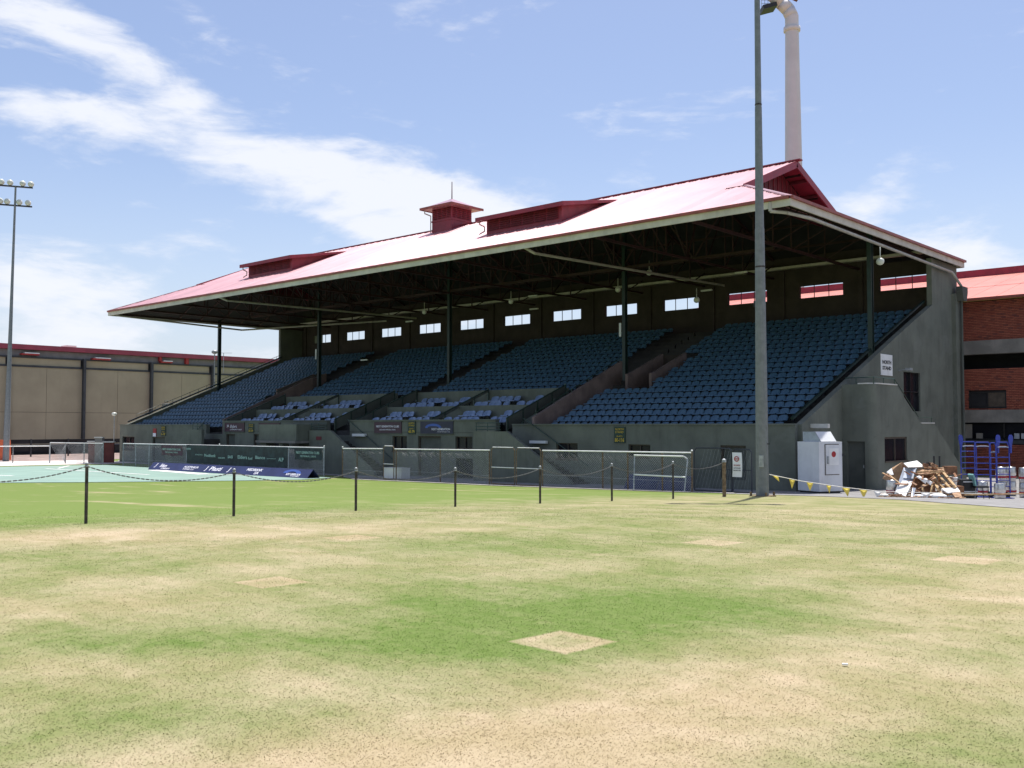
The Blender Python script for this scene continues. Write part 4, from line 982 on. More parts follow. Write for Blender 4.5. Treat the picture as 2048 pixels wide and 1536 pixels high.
# loose chairs in the open boxes
boxn = {0: 'rightmost box', 1: 'second box from right', 2: 'third box from right', 3: 'leftmost box'}
c0 = None; bi = 0
for bay in (2, 3):
    a, b = bayx[bay]; mid = (a + b) / 2 - .3
    for (p, q) in ((mid, b - 1.6), (a + .6, mid)):
        for ter, (yy, zz_) in enumerate((((39.05, 40.2), TA), ((41.5, 42.75), TB))):
            for row in (0, 1):
                W_ = q - p
                offs = [.7, 1.25, 1.8, 2.35, 2.9, 4.1, 4.65, 5.2] if row == 0 else [1.0, 1.55, 2.1, 2.65, 4.4, 4.95]
                for k, of in enumerate(offs):
                    x = p + of + random.uniform(-.06, .06)
                    if x > q - .25: continue
                    lab = f"blue chair, {boxn[bi]}, {'lower' if ter == 0 else 'upper'} terrace, {'front' if row == 0 else 'back'} row, {ordn(k + 1)} from left"
                    loc = (x, yy[row] + random.uniform(-.06, .06), zz_[row]); rz_ = random.uniform(-.2, .2)
                    if c0 is None:
                        c0 = thing('loose_chair', lab, 'chair', loc, 'loose blue chairs in the open boxes'); c0.rotation_euler = (0, 0, rz_)
                        inst('seat_shell', chair_me, c0); [inst('leg', leg_front, c0, (sx_, -.18, 0)) for sx_ in (-.2, .2)]; [inst('leg', leg_rear, c0, (sx_, .28, 0)) for sx_ in (-.2, .2)]
                    else: copy_thing(c0, loc, rz_, lab)
        bi += 1

# ================================================================== SIGNS ON THE STAND
def wall_sign(px0, py0, px1, py1, face, label, yw=YF, frame=None):
    x0, x1 = on_y(px0, yw), on_y(px1, yw); mpx = (px0 + px1) / 2
    z1, z0 = z_y(mpx, py0, yw), z_y(mpx, py1, yw)
    c = ((x0 + x1) / 2, yw - .03, (z0 + z1) / 2); W_, H_ = x1 - x0, z1 - z0
    t = thing('sign', label, 'sign', c)
    part('panel', MB().box(-W_ / 2, W_ / 2, -.02, .025, -H_ / 2, H_ / 2), face, t, local=True)
    if frame: part('frame', MB().box(-W_ / 2 - .04, W_ / 2 + .04, -.03, .02, H_ / 2, H_ / 2 + .04).box(-W_ / 2 - .04, W_ / 2 + .04, -.03, .02, -H_ / 2 - .04, -H_ / 2), frame, t, local=True)
    return t, W_, H_
def arc_emblem(parent, x, y, z, w_, h_, mat):
    m_ = MB(); n = 14
    for k in range(n):
        a, b = math.pi * k / n, math.pi * (k + 1) / n
        m_.add([(x - w_ * math.cos(a) / 2, y, z + h_ * math.sin(a)), (x - w_ * math.cos(b) / 2, y, z + h_ * math.sin(b)), (x - w_ * .72 * math.cos(b) / 2, y, z + h_ * .5 * math.sin(b) - .02), (x - w_ * .72 * math.cos(a) / 2, y, z + h_ * .5 * math.sin(a) - .02)], [(3, 2, 1, 0)])
    part('emblem', m_, mat, parent, local=True)
t, W_, H_ = wall_sign(750, 844, 804, 866, M['maroonsign'], 'maroon sign with white lettering left of the wide grey door in the front wall', frame=M['walldark'])
lettering('NEXT GENERATION CLUBS', W_ * .84, H_ * .19, M['letter'], t, (0, -.028, H_ * .10), bold=.01)
lettering('ADELAIDE MEMORIAL DRIVE', W_ * .60, H_ * .12, M['letter'], t, (0, -.028, -H_ * .2))
t, W_, H_ = wall_sign(842, 843, 907, 867, M['navysign'], 'navy sign with blue arc and white lettering over the wide grey door', frame=M['walldark'])
arc_emblem(t, -.25, -.024, -H_ * .02, W_ * .5, H_ * .34, M['blueletter'])
lettering('NEXT GENERATION', W_ * .56, H_ * .18, M['letter'], t, (W_ * .14, -.028, -H_ * .14), bold=.01)
lettering('ADELAIDE MEMORIAL CLUB', W_ * .38, H_ * .07, M['letter'], t, (W_ * .22, -.028, -H_ * .36))
def seat_sign(px0, py0, px1, py1, label, rng_, yw=YF):
    t, W_, H_ = wall_sign(px0, py0, px1, py1, M['signgreen'], label, yw)
    lettering('NORTH', W_ * .74, H_ * .13, M['yellow'], t, (0, -.028, H_ * .36)); lettering('STAND', W_ * .74, H_ * .13, M['yellow'], t, (0, -.028, H_ * .18))
    lettering('SEATS', W_ * .55, H_ * .09, M['yellow'], t, (0, -.028, -H_ * .08)); lettering(rng_, W_ * .84, H_ * .24, M['yellow'], t, (0, -.028, -H_ * .31), bold=.02)
seat_sign(1229, 854, 1251, 886, 'dark green sign with yellow figures under the blue seats of the right-hand block', '80-116')
seat_sign(817, 843, 832, 868, 'dark green seat-number sign between the maroon and the navy sign', '40-79')
seat_sign(498, 847, 509, 865, 'dark green seat-number sign between the two maroon signs at the left', '20-39')
seat_sign(324, 852, 333, 872, 'dark green seat-number sign beside the narrow red sign at the wall end', '1-19')
t, W_, H_ = wall_sign(451, 846, 490, 863, M['maroonsign'], 'dark sign with a white emblem and lettering, leftmost of the wide wall signs', frame=M['walldark'])
lettering('JB', W_ * .1, H_ * .34, M['letter'], t, (-W_ * .33, -.028, H_ * .12)); lettering('Elders', W_ * .34, H_ * .34, M['letter'], t, (-W_ * .03, -.028, H_ * .10), shear=.3)
lettering('COMMUNITY CLUB', W_ * .6, H_ * .15, M['letter'], t, (W_ * .08, -.028, -H_ * .27))
t, W_, H_ = wall_sign(519, 846, 561, 863, M['maroonsign'], 'maroon sign partly hidden by the canopy over the players entrance', frame=M['walldark'])
lettering('NEXT GENERATION', W_ * .8, H_ * .22, M['letter'], t, (0, -.028, H_ * .10), bold=.01); lettering('MEMORIAL DRIVE', W_ * .55, H_ * .13, M['letter'], t, (0, -.028, -H_ * .2))
t, W_, H_ = wall_sign(308, 857, 314, 873, M['red'], 'narrow red fire sign over the door near the left end of the wall')
part('lower_panel', MB().box(-W_ / 2, W_ / 2, -.03, -.021, -H_ / 2, -.05), M['letter'], t, local=True)
# NORTH STAND on the side wall
sx = XR + .30; y0, y1 = on_x(1762.5, sx), on_x(1785.5, sx); z1, z0 = z_x(1774, 709, sx), z_x(1774, 751, sx)
t = thing('sign', 'white sign with black letters reading NORTH STAND high on the side wall', 'sign', (sx, (y0 + y1) / 2, (z0 + z1) / 2)); H_ = z1 - z0; W_ = y1 - y0
part('panel', MB().box(-.012, .02, -W_ / 2, W_ / 2, -H_ / 2, H_ / 2), M['white'], t, local=True)
lettering('NORTH', W_ * .76, H_ * .18, M['blackletter'], t, (.026, 0, H_ * .13), rotz=90, bold=.03); lettering('STAND', W_ * .76, H_ * .18, M['blackletter'], t, (.026, 0, -H_ * .15), rotz=90, bold=.03)
part('flood_bracket', MB().tube((XR + .28, on_x(1798, XR + .3), 2.72), (XR + .75, on_x(1798, XR + .3), 2.78), .03, 6).obox((XR + .82, on_x(1798, XR + .3), 2.78), (.25, .3, .12)), M['galv'], stand)

# ================================================================== CHAIN POSTS
pd = [(176, 922, 1046), (470, 935, 1033), (713, 933, 1024), (911, 933, 1018), (1080, 930, 1011), (1223, 925, 1006), (1345, 921, 998), (1447, 918, 991)]
ppos = []
for i, (px, pt, pb) in enumerate(pd):
    d = 16.75 + 1.76 * i; x, y = at(px, d); ppos.append((x, y, gz(x, y), hz(pt, d)))
pre = (2 * ppos[0][0] - ppos[1][0], 2 * ppos[0][1] - ppos[1][1]); zp = gz(*pre); ppos = [(pre[0], pre[1], zp, zp + 1.03)] + ppos
names = ['just beyond the left edge of the view', 'nearest the camera, leftmost, tall and dark against the green court', 'second from the left, in front of the navy boards', 'third from the left, in front of the gap in the mesh fence',
         'fourth from the left, in front of the small window and hatch', 'fifth from the left, in front of the double gate', 'sixth from the left, left of the white hurdle frame', 'seventh from the left, in front of the white hurdle frame', 'last of the row, thicker, nearest the tall light pole']
for i, (x, y, zb, zt_) in enumerate(ppos):
    t = thing('chain_post', f'chain post {names[i]}', 'post', (x, y, zb), 'posts of the chain fence across the turf')
    r_ = .027 if i < 8 else .055
    H_ = zt_ - zb
    part('shaft', MB().tube((0, 0, -.1), (0, 0, H_ - .05), r_, 10), M['postbrown'] if i < 8 else M['rust'], t, local=True)
    part('cap', MB().ball((0, 0, H_ - .045), r_ * 1.2, 1, 1, .9).tube((0, 0, H_ - .10), (0, 0, H_ - .07), r_ * 1.2, 10), M['galv'], t, local=True, smooth=True)
cm_names = ['leaving the left edge', 'between the two leftmost posts', 'between the second and third posts from the left', 'between the third and fourth posts', 'between the fourth and fifth posts', 'between the fifth and sixth posts', 'in front of the white hurdle frame', 'ending at the last, thicker post']
for i in range(8):
    a = Vector((ppos[i][0], ppos[i][1], ppos[i][3] - .09)); b = Vector((ppos[i + 1][0], ppos[i + 1][1], ppos[i + 1][3] - .09))
    L = (b - a).length; nl = int(L / .042); m_ = MB(); sag = .20 if i != 7 else .17
    def cp(t): p = a.lerp(b, t); p.z -= sag * 4 * t * (1 - t); return p
    for k in range(nl):
        p, q = cp(k / nl), cp((k + 1) / nl); e = (q - p) * .18
        if k % 2: m_.bar(p - e, q + e, .021, .007)
        else: m_.bar(p - e, q + e, .007, .021)
    single('chain', m_, M['chain'], f'sagging steel link chain {cm_names[i]}', 'chain', tuple(a), 'chains between the posts', local=False)

# ================================================================== LIGHT POLES
x, y = at(1523, 29.9); zb = gz(x, y)
t = thing('light_pole', 'tall weathered grey pole standing in front of the seating, cut off by the top edge', 'light pole', (x, y, zb))
sh = MB(); prof = [(0, .192), (2.4, .183), (8.2, .140), (8.21, .132), (12, .105), (12.01, .098), (16, .082), (26.4, .060)]
n = 12
sh.lathe([(r_, z_) for z_, r_ in prof], n)
part('shaft', sh, M['galvold'], t, local=True)
part('collar', MB().tube((0, 0, 7.0), (0, 0, 7.05), .152, 12), M['postbrown'], t, local=True); part('collar', MB().tube((0, 0, 12.05), (0, 0, 12.1), .106, 12), M['postbrown'], t, local=True)
bp = MB().box(-.3, .3, -.3, .3, -.05, .03)
for sx_ in (-.25, .25):
    for sy_ in (-.25, .25): bp.tube((sx_, sy_, .03), (sx_, sy_, .14), .035, 6)
part('base_plate', bp, M['rust'], t, local=True)
part('hatch', MB().box(.0, .14, -.205, -.17, .9, 1.25), M['galv'], t, local=True)
part('clamp', MB().obox((-.19, 0, 5.9), (.06, .05, .18)).obox((.2, 0, 1.6), (.12, .03, .03)), M['black'], t, local=True)
ca = YAW
part('crossarm', MB().obox((0, 0, 26.2), (2.6, .12, .12), (0, 0, ca)).obox((0, 0, 25.2), (2.6, .12, .12), (0, 0, ca)), M['galv'], t, local=True)
for k in range(4):
    o1 = -1.2 + .8 * k
    part('floodlight', MB().ball((o1 * math.cos(ca), o1 * math.sin(ca), 26.5), .26, 1, .8, 1).ball((o1 * math.cos(ca), o1 * math.sin(ca), 25.5), .26, 1, .8, 1), M['lampglass'], t, local=True, smooth=True)

d = 81.0; x, y = at(14, d)
t = thing('light_pole', 'far floodlight mast at the left edge with two rows of round lamps', 'light pole', (x, y, -3.0))
zt_ = hz(373, d) + 3.0; z2 = hz(411, d) + 3
t.rotation_euler = (-.22 / 23, .245 / 23, 0)
part('shaft', MB().lathe([(.25, 0), (.23, 3.5), (.17, 8), (.11, 15), (.075, zt_)], 10), M['galvold'], t, local=True)
ad = Vector((math.cos(R(60)), math.sin(R(60)), 0))
for zz_, off in ((zt_, 0), (z2, -.1)):
    a = ad * -1.25; b = ad * 1.3
    part('crossarm', MB().bar((a.x, a.y, zz_), (b.x, b.y, zz_), .12, .12), M['shedblue'], t, local=True)
    for s_ in (-1.08, -.42, .52, 1.15) if zz_ == zt_ else (-1.12, -.60, .32, .98):
        p = ad * s_
        lm = part('floodlight', MB().ball((p.x, p.y, zz_ + .30), .25, 1, 1, 1), M['lampglass'], t, local=True, smooth=True)
        part('lamp_bracket', MB().tube((p.x, p.y, zz_), (p.x, p.y, zz_ + .12), .1, 6), M['shedblue'], lm, local=True)

# big curved stadium light tower behind
d = 96.0; x, y = at(1593, d)
t = thing('stadium_light_tower', 'thick pale column with a ring collar behind the red roof, bending left at the top', 'light tower', (x, y, -3))
px_m = d / FPX
rt = [(0, .95), (hz(330, d) + 3, .83), (hz(62, d) + 3, .66)]
part('shaft', MB().lathe([(r_, z_) for z_, r_ in rt] + [(.66, hz(32, d) + 3)], 20), M['tower'], t, local=True, smooth=True)
part('collar', MB().lathe([(.67, hz(62, d) + 2.9), (.82, hz(62, d) + 2.95), (.82, hz(55, d) + 3.0), (.67, hz(55, d) + 3.05)], 20), M['tower'], t, local=True, smooth=True)
rv = Vector((math.cos(YAW), math.sin(YAW), 0)); zc = hz(34, d) + 3
bnd = MB(); pts = [Vector((0, 0, zc - .15)), Vector((0, 0, zc)), rv * -.35 + Vector((0, 0, zc + .75)), rv * -1.0 + Vector((0, 0, zc + 1.4)), rv * -2.6 + Vector((0, 0, zc + 2.9)), rv * -5 + Vector((0, 0, zc + 5.2))]
for k, (p, q) in enumerate(zip(pts[:-1], pts[1:])): bnd.tube(p, q, .655, 18)
for p in pts[1:-1]: bnd.ball(tuple(p), .655, n=18)
part('arm', bnd, M['tower'], t, local=True, smooth=True)
pf = MB(); pc = rv * -2.35 + Vector((0, 0, hz(17, d) + 3))
pf.obox(tuple(pc), (1.4, 1.6, .4), (0, R(-15), YAW))
part('platform', pf, M['black'], t, local=True)
cg = MB()
for k in range(5): cg.tube(tuple(pc + rv * (-.65 + .32 * k)), tuple(pc + rv * (-.65 + .32 * k) + Vector((0, 0, 1.2))), .025, 5)
for zz_ in (.5, .85, 1.2): cg.tube(tuple(pc + rv * -.65 + Vector((0, 0, zz_))), tuple(pc + rv * .65 + Vector((0, 0, zz_))), .025, 5)
part('platform_cage', cg, M['galv'], t, local=True)
part('lamp_head', MB().obox(tuple(rv * .2 + Vector((0, 0, zc + 2.2))), (1.2, .9, .5), (0, R(25), YAW)), M['louvre'], t, local=True)

# ================================================================== BRICK BUILDING AT THE RIGHT
YBK = 62.0; BX0, BX1 = -41.6, 25.0
bk = thing('brick_building', 'red brick building with concrete bands and pale red roof, right of the grandstand', 'building', (-8, YBK, -2.9))
zr0 = 7.55; rs = .25; yr2 = 72.9; zr2 = zr0 + (yr2 - 61.4) * rs
zb1 = (z_y(1950, 709, YBK), z_y(1950, 682, YBK)); zb2 = (z_y(1950, 845, YBK), z_y(1950, 820, YBK)); zop = z_y(1950, 738, YBK)
part('wall', MB().box(BX0 + .2, BX1, YBK + .12, YBK + .35, zb1[1], zr0 - .1).box(BX0 + .2, BX1, YBK + .12, YBK + .35, zb2[1], zop).box(BX0 + .2, BX1, YBK + .12, YBK + .35, -3.1, -1.1)
     .box(BX0 + .2, BX0 + .5, YBK + .35, 80, -3.1, zr0), M['mortar'], bk)
for (a, b) in (zb1, zb2): part('concrete_band', MB().box(BX0 + .2, BX1, YBK - .12, YBK + .4, a, b), M['beam'], bk)
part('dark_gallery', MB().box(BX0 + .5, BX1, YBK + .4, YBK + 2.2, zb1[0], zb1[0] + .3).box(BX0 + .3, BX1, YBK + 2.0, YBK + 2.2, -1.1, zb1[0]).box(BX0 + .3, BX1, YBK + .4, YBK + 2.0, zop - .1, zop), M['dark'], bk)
# bricks: singly where they show, courses joined further along
bw, bh = .240, .098
bricks_me = MB().box(0, .225, 0, .12, 0, .074).mesh('brick', M['brick'])
def brick_pos(xa, xb, za, zb_, holes=()):
    r_ = 0; z = za + .008
    while z + .074 <= zb_:
        x = xa + (0 if r_ % 2 else -.1175)
        while x < xb:
            if x >= xa and x + .225 <= xb:
                a_, b_ = x, x + .225
                for h_ in holes:
                    if z + .074 > h_[2] and z < h_[3] and b_ > h_[0] and a_ < h_[1]:
                        if a_ < h_[0]: b_ = h_[0]
                        elif b_ > h_[1]: a_ = h_[1]
                        else: b_ = a_
                if b_ - a_ > .03: yield a_, b_, z
            x += bw
        z += bh; r_ += 1
win = (on_y(1938, YBK), on_y(2013, YBK), z_y(1975, 816, YBK), z_y(1975, 783, YBK))
bV = []
xa_ = -24.5; xb_ = -11.0
allb = list(brick_pos(xa_, xb_, zb1[1], zr0 - .1)) + list(brick_pos(xa_, xb_, zb2[1], zop, [win])) + list(brick_pos(xa_, xb_, -3.0, -1.1))
bm_ = MB()
for (x, x2, z) in allb:
    o_y = YBK + random.uniform(-.004, .004)
    bm_.add([(x, o_y, z), (x2, o_y, z), (x2, o_y + .12, z), (x, o_y + .12, z), (x, o_y, z + .074), (x2, o_y, z + .074), (x2, o_y + .12, z + .074), (x, o_y + .12, z + .074)],
            [(4, 5, 6, 7), (0, 1, 5, 4), (1, 2, 6, 5), (3, 0, 4, 7)])
part('brickwork', bm_, M['brick'], bk, kind='stuff')
crs = MB()
for (za, zc_) in ((zb1[1], zr0 - .1), (zb2[1], zop), (-3.0, -1.1)):
    z = za + .008
    while z + .074 < zc_:
        crs.box(BX0 + .25, xa_, YBK, YBK + .12, z, z + .074); crs.box(xb_, BX1, YBK, YBK + .12, z, z + .074); z += bh
part('brick_course', crs, M['brick'], bk, kind='stuff')
wf = part('window', MB().box(win[0], win[1], YBK + .02, YBK + .10, win[3] - .07, win[3]).box(win[0], win[1], YBK + .02, YBK + .10, win[2], win[2] + .07).box(win[0], win[0] + .07, YBK + .02, YBK + .10, win[2] + .07, win[3] - .07).box(win[1] - .07, win[1], YBK + .02, YBK + .10, win[2] + .07, win[3] - .07).box((win[0] + win[1]) / 2 - .03, (win[0] + win[1]) / 2 + .03, YBK + .02, YBK + .10, win[2] + .07, win[3] - .07), M['black'], bk)
part('louvre', MB().box(win[0] + .07, (win[0] + win[1]) / 2 - .03, YBK + .06, YBK + .09, win[2] + .07, win[3] - .07), M['dark'], wf)
part('pane', MB().box((win[0] + win[1]) / 2 + .03, win[1] - .07, YBK + .06, YBK + .09, win[2] + .07, win[3] - .07), M['frame'], wf)
# low windows with pale blinds and things seen inside
lowz = (z_y(1950, 877, YBK), z_y(1950, 847, YBK))
for k in range(8):
    x0 = -25.2 + k * 2.6
    wf = part('window', MB().box(x0, x0 + .08, YBK + .3, YBK + .38, lowz[0], lowz[1]).box(x0 + .08, x0 + 2.6, YBK + .3, YBK + .38, lowz[0] - .08, lowz[0]), M['black'], bk)
    part('pane', MB().box(x0 + .08, x0 + 2.6, YBK + .42, YBK + .43, lowz[0], lowz[1]), M['glass'], wf)
part('blind', MB().box(on_y(1906, YBK), on_y(1941, YBK), YBK + .2, YBK + .24, lowz[0], lowz[1] - .04), M['beam'], bk)
part('sill', MB().box(BX0 + .3, BX1, YBK - .05, YBK + .38, -1.1, lowz[0] - .085), M['shedblue'], bk)
for (pa, pb_, m_) in ((1950, 1962, 'beam'), (2026, 2036, 'sheet'), (2040, 2046, 'sheet')):
    part('stored_box', MB().box(on_y(pa, YBK), on_y(pb_, YBK), YBK + .1, YBK + .25, lowz[0] - .0, lowz[0] + .32), M[m_], bk)
# roof in sheets
rbx = list(np.arange(BX0 - .1, 8, 1.52))
for a, b in zip(rbx[:-1], rbx[1:]):
    for (ya, yb2) in ((61.4, 66.6), (66.6, yr2)):
        za = zr0 + (ya - 61.4) * rs; zc_ = zr0 + (yb2 - 61.4) * rs
        part('roof_sheet', MB().add([(a, ya - .05, za - .015 + (.03 if ya < 62 else .05)), (b - .02, ya - .05, za - .015 + (.03 if ya < 62 else .05)), (b - .02, yb2, zc_ + .03), (a, yb2, zc_ + .03), (a, ya - .05, za - .05), (b - .02, ya - .05, za - .05)], [(0, 1, 2, 3), (4, 5, 1, 0)]).box(b - .04, b, ya, ya + .01, za, za + .02), M['roofred2'], bk)
part('roof_back', MB().quad((BX0 - .1, yr2, zr2), (BX1, yr2, zr2), (BX1, 84, zr0), (BX0 - .1, 84, zr0)).quad((8 - 1.5, 61.35, zr0), (BX1, 61.35, zr0), (BX1, yr2, zr2), (8 - 1.5, yr2, zr2)), M['roofred2'], bk)
part('ridge_band', MB().box(BX0 - .15, BX1, yr2 - .05, yr2 + .25, zr2 - .06, zr2 + .52), M['trimred'], bk)
part('barge_board', MB().bar((BX0 - .12, 61.3, zr0), (BX0 - .12, yr2, zr2 + .05), .08, .3), M['trimred'], bk)
part('gable_end', MB().prism([(YBK, zr0 - .1), (yr2, zr2 - .1), (84, zr0 - .1)], 0, BX0 + .2, BX0 + .5), M['mortar'], bk)
part('gutter', MB().bar((BX0, 61.3, zr0 - .08), (BX1, 61.3, zr0 - .08), .14, .14), M['gutterred'], bk)

# ================================================================== LONG SHED AT THE LEFT
XS = -104.0; zs = 8.0
sh_ = thing('arena_shed', 'long tan panelled shed with dark columns and purple-red roof edge, left of the grandstand', 'building', (XS, 60, -3))
cols = [38.8 + 7.6 * (k - 4) for k in range(20)]
for y in cols[:-1]:
    for k in range(2):
        a = y + .22 + k * 3.69
        part('wall_panel', MB().box(XS - .2, XS, a, a + 3.66, 1.35, zs - 2.05), M['shedtan'], sh_)
        part('wall_panel', MB().box(XS - .2, XS, a, a + 3.66, -2.0, 1.32), M['shedtan'], sh_)
    part('upper_panel', MB().box(XS - .22, XS - .03, y + .22, y + 7.4, zs - 1.85, zs - 1.0), M['shedtan'], sh_)
part('backing', MB().box(XS - .5, XS - .31, cols[0], cols[-1], -3, zs), M['shedblue'], sh_)
part('girt', MB().box(XS - .2, XS + .08, cols[0], cols[-1], zs - 2.05, zs - 1.85).box(XS - .2, XS + .10, cols[0], cols[-1], zs - 1.12, zs - .95), M['shedblue'], sh_)
part('eave_panel', MB().box(XS - .3, XS - .1, cols[0], cols[-1], zs - .95, zs - .3), M['shedgrey'], sh_)
part('plinth', MB().box(XS - .3, XS - .05, cols[0], cols[-1], -3.1, -2.0), M['shedgrey'], sh_)
part('painted_shade_strip', MB().box(XS - .1, XS + .25, cols[0], cols[-1], -2.9, -2.15), M['dark'], sh_)  # solid dark strip painted as the shade of the open base
for y in cols: part('steel_column', MB().box(XS + .02, XS + .42, y - .04, y + .22, -3.0, zs - .95), M['shedblue'], sh_)
part('roof_edge', MB().box(XS - .4, XS + .55, cols[0], cols[-1], zs - .28, zs + .22), M['shedroof'], sh_)
part('roof', MB().prism([(XS + .5, zs + .22), (XS - 20, zs + 1.2), (XS - 40, zs + .2)], 1, cols[0], cols[-1]), M['roofred2'], sh_)
part('roof_rib', MB().box(XS - 1.2, XS + .1, on_x(126, XS) + .2, on_x(150, XS), zs + .23, zs + .42), M['offwhite'], sh_)
for (pa, pb_, py) in ((42, 78, 708), (185, 221, 718), (322, 345, 724)):
    x = XS + .6
    ya, yb2 = on_x(pa, x), on_x(pb_, x); z = z_x((pa + pb_) / 2, py, x)
    v_ = part('vent_hood', MB().box(XS - .05, XS + .5, ya, yb2, z - .10, z + .05), M['red'], sh_)
    part('hood_top', MB().box(XS - .05, XS + .52, ya + .3, yb2, z + .052, z + .16), M['offwhite'], v_)
part('bracket', MB().box(XS - .05, XS + .3, on_x(315, XS), on_x(320, XS), zs - .75, zs + .1).box(XS - .05, XS + .3, on_x(368, XS), on_x(374, XS), zs - .95, zs + .0), M['red'], sh_)
# small lamp mast and aerial behind
for (px, pt, pb, d, head, lab, cat) in ((428, 704, 860, 92, 1, 'thin grey lamp mast rising in front of the shed beside the leftmost column', 'lamp'), (446, 706, 745, 100, 2, 'small television aerial on the roof of the shed', 'aerial'), (229, 828, 905, 82, 3, 'short lamp post with a round head in front of the tan shed wall', 'lamp')):
    x, y = at(px, d); zb = gz(x, y) if head != 2 else hz(pb, d); zt_ = hz(pt, d)
    t = thing('lamp_mast' if head != 2 else 'aerial', lab, cat, (x, y, zb))
    part('pole', MB().tube((0, 0, 0), (0, 0, zt_ - zb), .045 if head == 1 else .03, 6), M['galv'], t, local=True)
    if head == 2: part('crossbar', MB().bar((-.5, -.5, zt_ - zb), (.6, .6, zt_ - zb), .03, .03).bar((-.3, .1, zt_ - zb), (.1, -.3, zt_ - zb), .02, .02), M['galv'], t, local=True)
    else: part('lamp_head', MB().ball((0, 0, zt_ - zb), .22 if head == 3 else .3, 1, 1, .7), M['lampglass'] if head == 3 else M['galv'], t, local=True, smooth=True)

# ================================================================== MESH FENCE IN FRONT OF THE STAND
YFN = 34.35
def fence_run(xa, xb, za_top, zb_top, label, mesh=True, posts=(), rust=False, knob=()):
    gzm = gz((xa + xb) / 2, YFN)
    t = thing('mesh_fence', label, 'fence', ((xa + xb) / 2, YFN, gzm))
    part('top_rail', MB().tube((xa, YFN, za_top), (xb, YFN, zb_top), .032, 8), M['railsunlit'], t)
    for k, xp_ in enumerate(posts):
        zt_ = za_top + (zb_top - za_top) * (xp_ - xa) / (xb - xa)
        part('post', MB().tube((xp_, YFN, gz(xp_, YFN)), (xp_, YFN, zt_ - .03 + (.10 if k in knob else 0)), .035, 8), M['rust'] if rust else M['galv'], t)
        if k in knob: part('post_cap', MB().ball((xp_, YFN, zt_ + .08), .045), M['railsunlit'], t, smooth=True)
    if mesh:
        w_ = MB(); s_ = .11; x = xa - 2
        while x < xb + 2:
            for dr in (1, -1):
                zb0 = gzm + .04; zt0 = min(za_top, zb_top) - .03; Hh = zt0 - zb0
                p0, p1 = x, x + dr * Hh
                t0, t1 = 0, 1
                lo, hi = xa, xb
                if p1 != p0:
                    ta, tb = (lo - p0) / (p1 - p0), (hi - p0) / (p1 - p0); ta, tb = min(ta, tb), max(ta, tb); t0, t1 = max(t0, ta), min(t1, tb)
                if t1 - t0 > .02:
                    w_.tube((p0 + (p1 - p0) * t0, YFN + .004 * dr, zb0 + Hh * t0), (p0 + (p1 - p0) * t1, YFN + .004 * dr, zb0 + Hh * t1), .0042, 3)
            x += s_
        part('wire_mesh', w_, M['wire'], t, kind='stuff')
        part('bottom_wire', MB().tube((xa, YFN, gzm + .5), (xb, YFN, gzm + .46), .006, 4), M['wire'], t)
    return t
def zt_at(px, py): return z_y(px, py, YFN)
X_ = lambda px: on_y(px, YFN)
fence_run(X_(1085), X_(1384), zt_at(1085, 901), zt_at(1384, 905.5), 'mesh fence with bright top rail between the double gate and the dark gates', True, [X_(1085), X_(1205), X_(1255), X_(1324), X_(1383)], True, (4,))
fence_run(X_(790), X_(980), zt_at(790, 898), zt_at(980, 900.5), 'rusty-posted mesh fence in front of the wide grey door, left of the double gate', True, [X_(793), X_(881), X_(979)], True)
fence_run(X_(686), X_(766), zt_at(686, 897), zt_at(766, 897.5), 'short mesh fence bay between the wall opening and the single hoop gate', True, [X_(686), X_(715)], True, (0,))
fence_run(X_(248), X_(650), zt_at(248, 887), zt_at(650, 895.5), 'long mesh fence carrying the green banners, left of the opening', True, [X_(p) for p in (248, 273, 300, 375, 440, 510, 578, 649)], False, (7, 4))
# gates
def gate(pa, pb_, pt, mids, label, leaves=1, mid_rail=None):
    xa, xb = X_(pa), X_(pb_); zt_ = zt_at((pa + pb_) / 2, pt); g0 = gz((xa + xb) / 2, YFN)
    t = thing('gate', label, 'gate', ((xa + xb) / 2, YFN, g0))
    for k in range(leaves):
        a = xa + (xb - xa) * k / leaves; b = xa + (xb - xa) * (k + 1) / leaves - (.05 if leaves > 1 else 0)
        lf = part('gate_leaf', MB().path([(a + .03, YFN, g0 + .05), (a + .03, YFN, zt_ - .12), (a + .12, YFN, zt_), (b - .12, YFN, zt_), (b - .03, YFN, zt_ - .12), (b - .03, YFN, g0 + .05), (a + .03, YFN, g0 + .05)], .024, 6), M['rust'], t)
        part('top_tube', MB().tube((a + .12, YFN, zt_ + .012), (b - .12, YFN, zt_ + .012), .026, 6), M['railsunlit'], lf)
        if mid_rail: zm = zt_at((pa + pb_) / 2, mid_rail); part('middle_rail', MB().tube((a + .03, YFN, zm), (b - .03, YFN, zm), .022, 6), M['railsunlit'], lf)
    return t
gate(982, 1084, 896, None, 'double mesh gate with rounded tubular frames and a bright middle rail', 2, 936)
gate(767, 789, 892.5, None, 'narrow rusty hoop gate taller than the fence beside it', 1, 928)
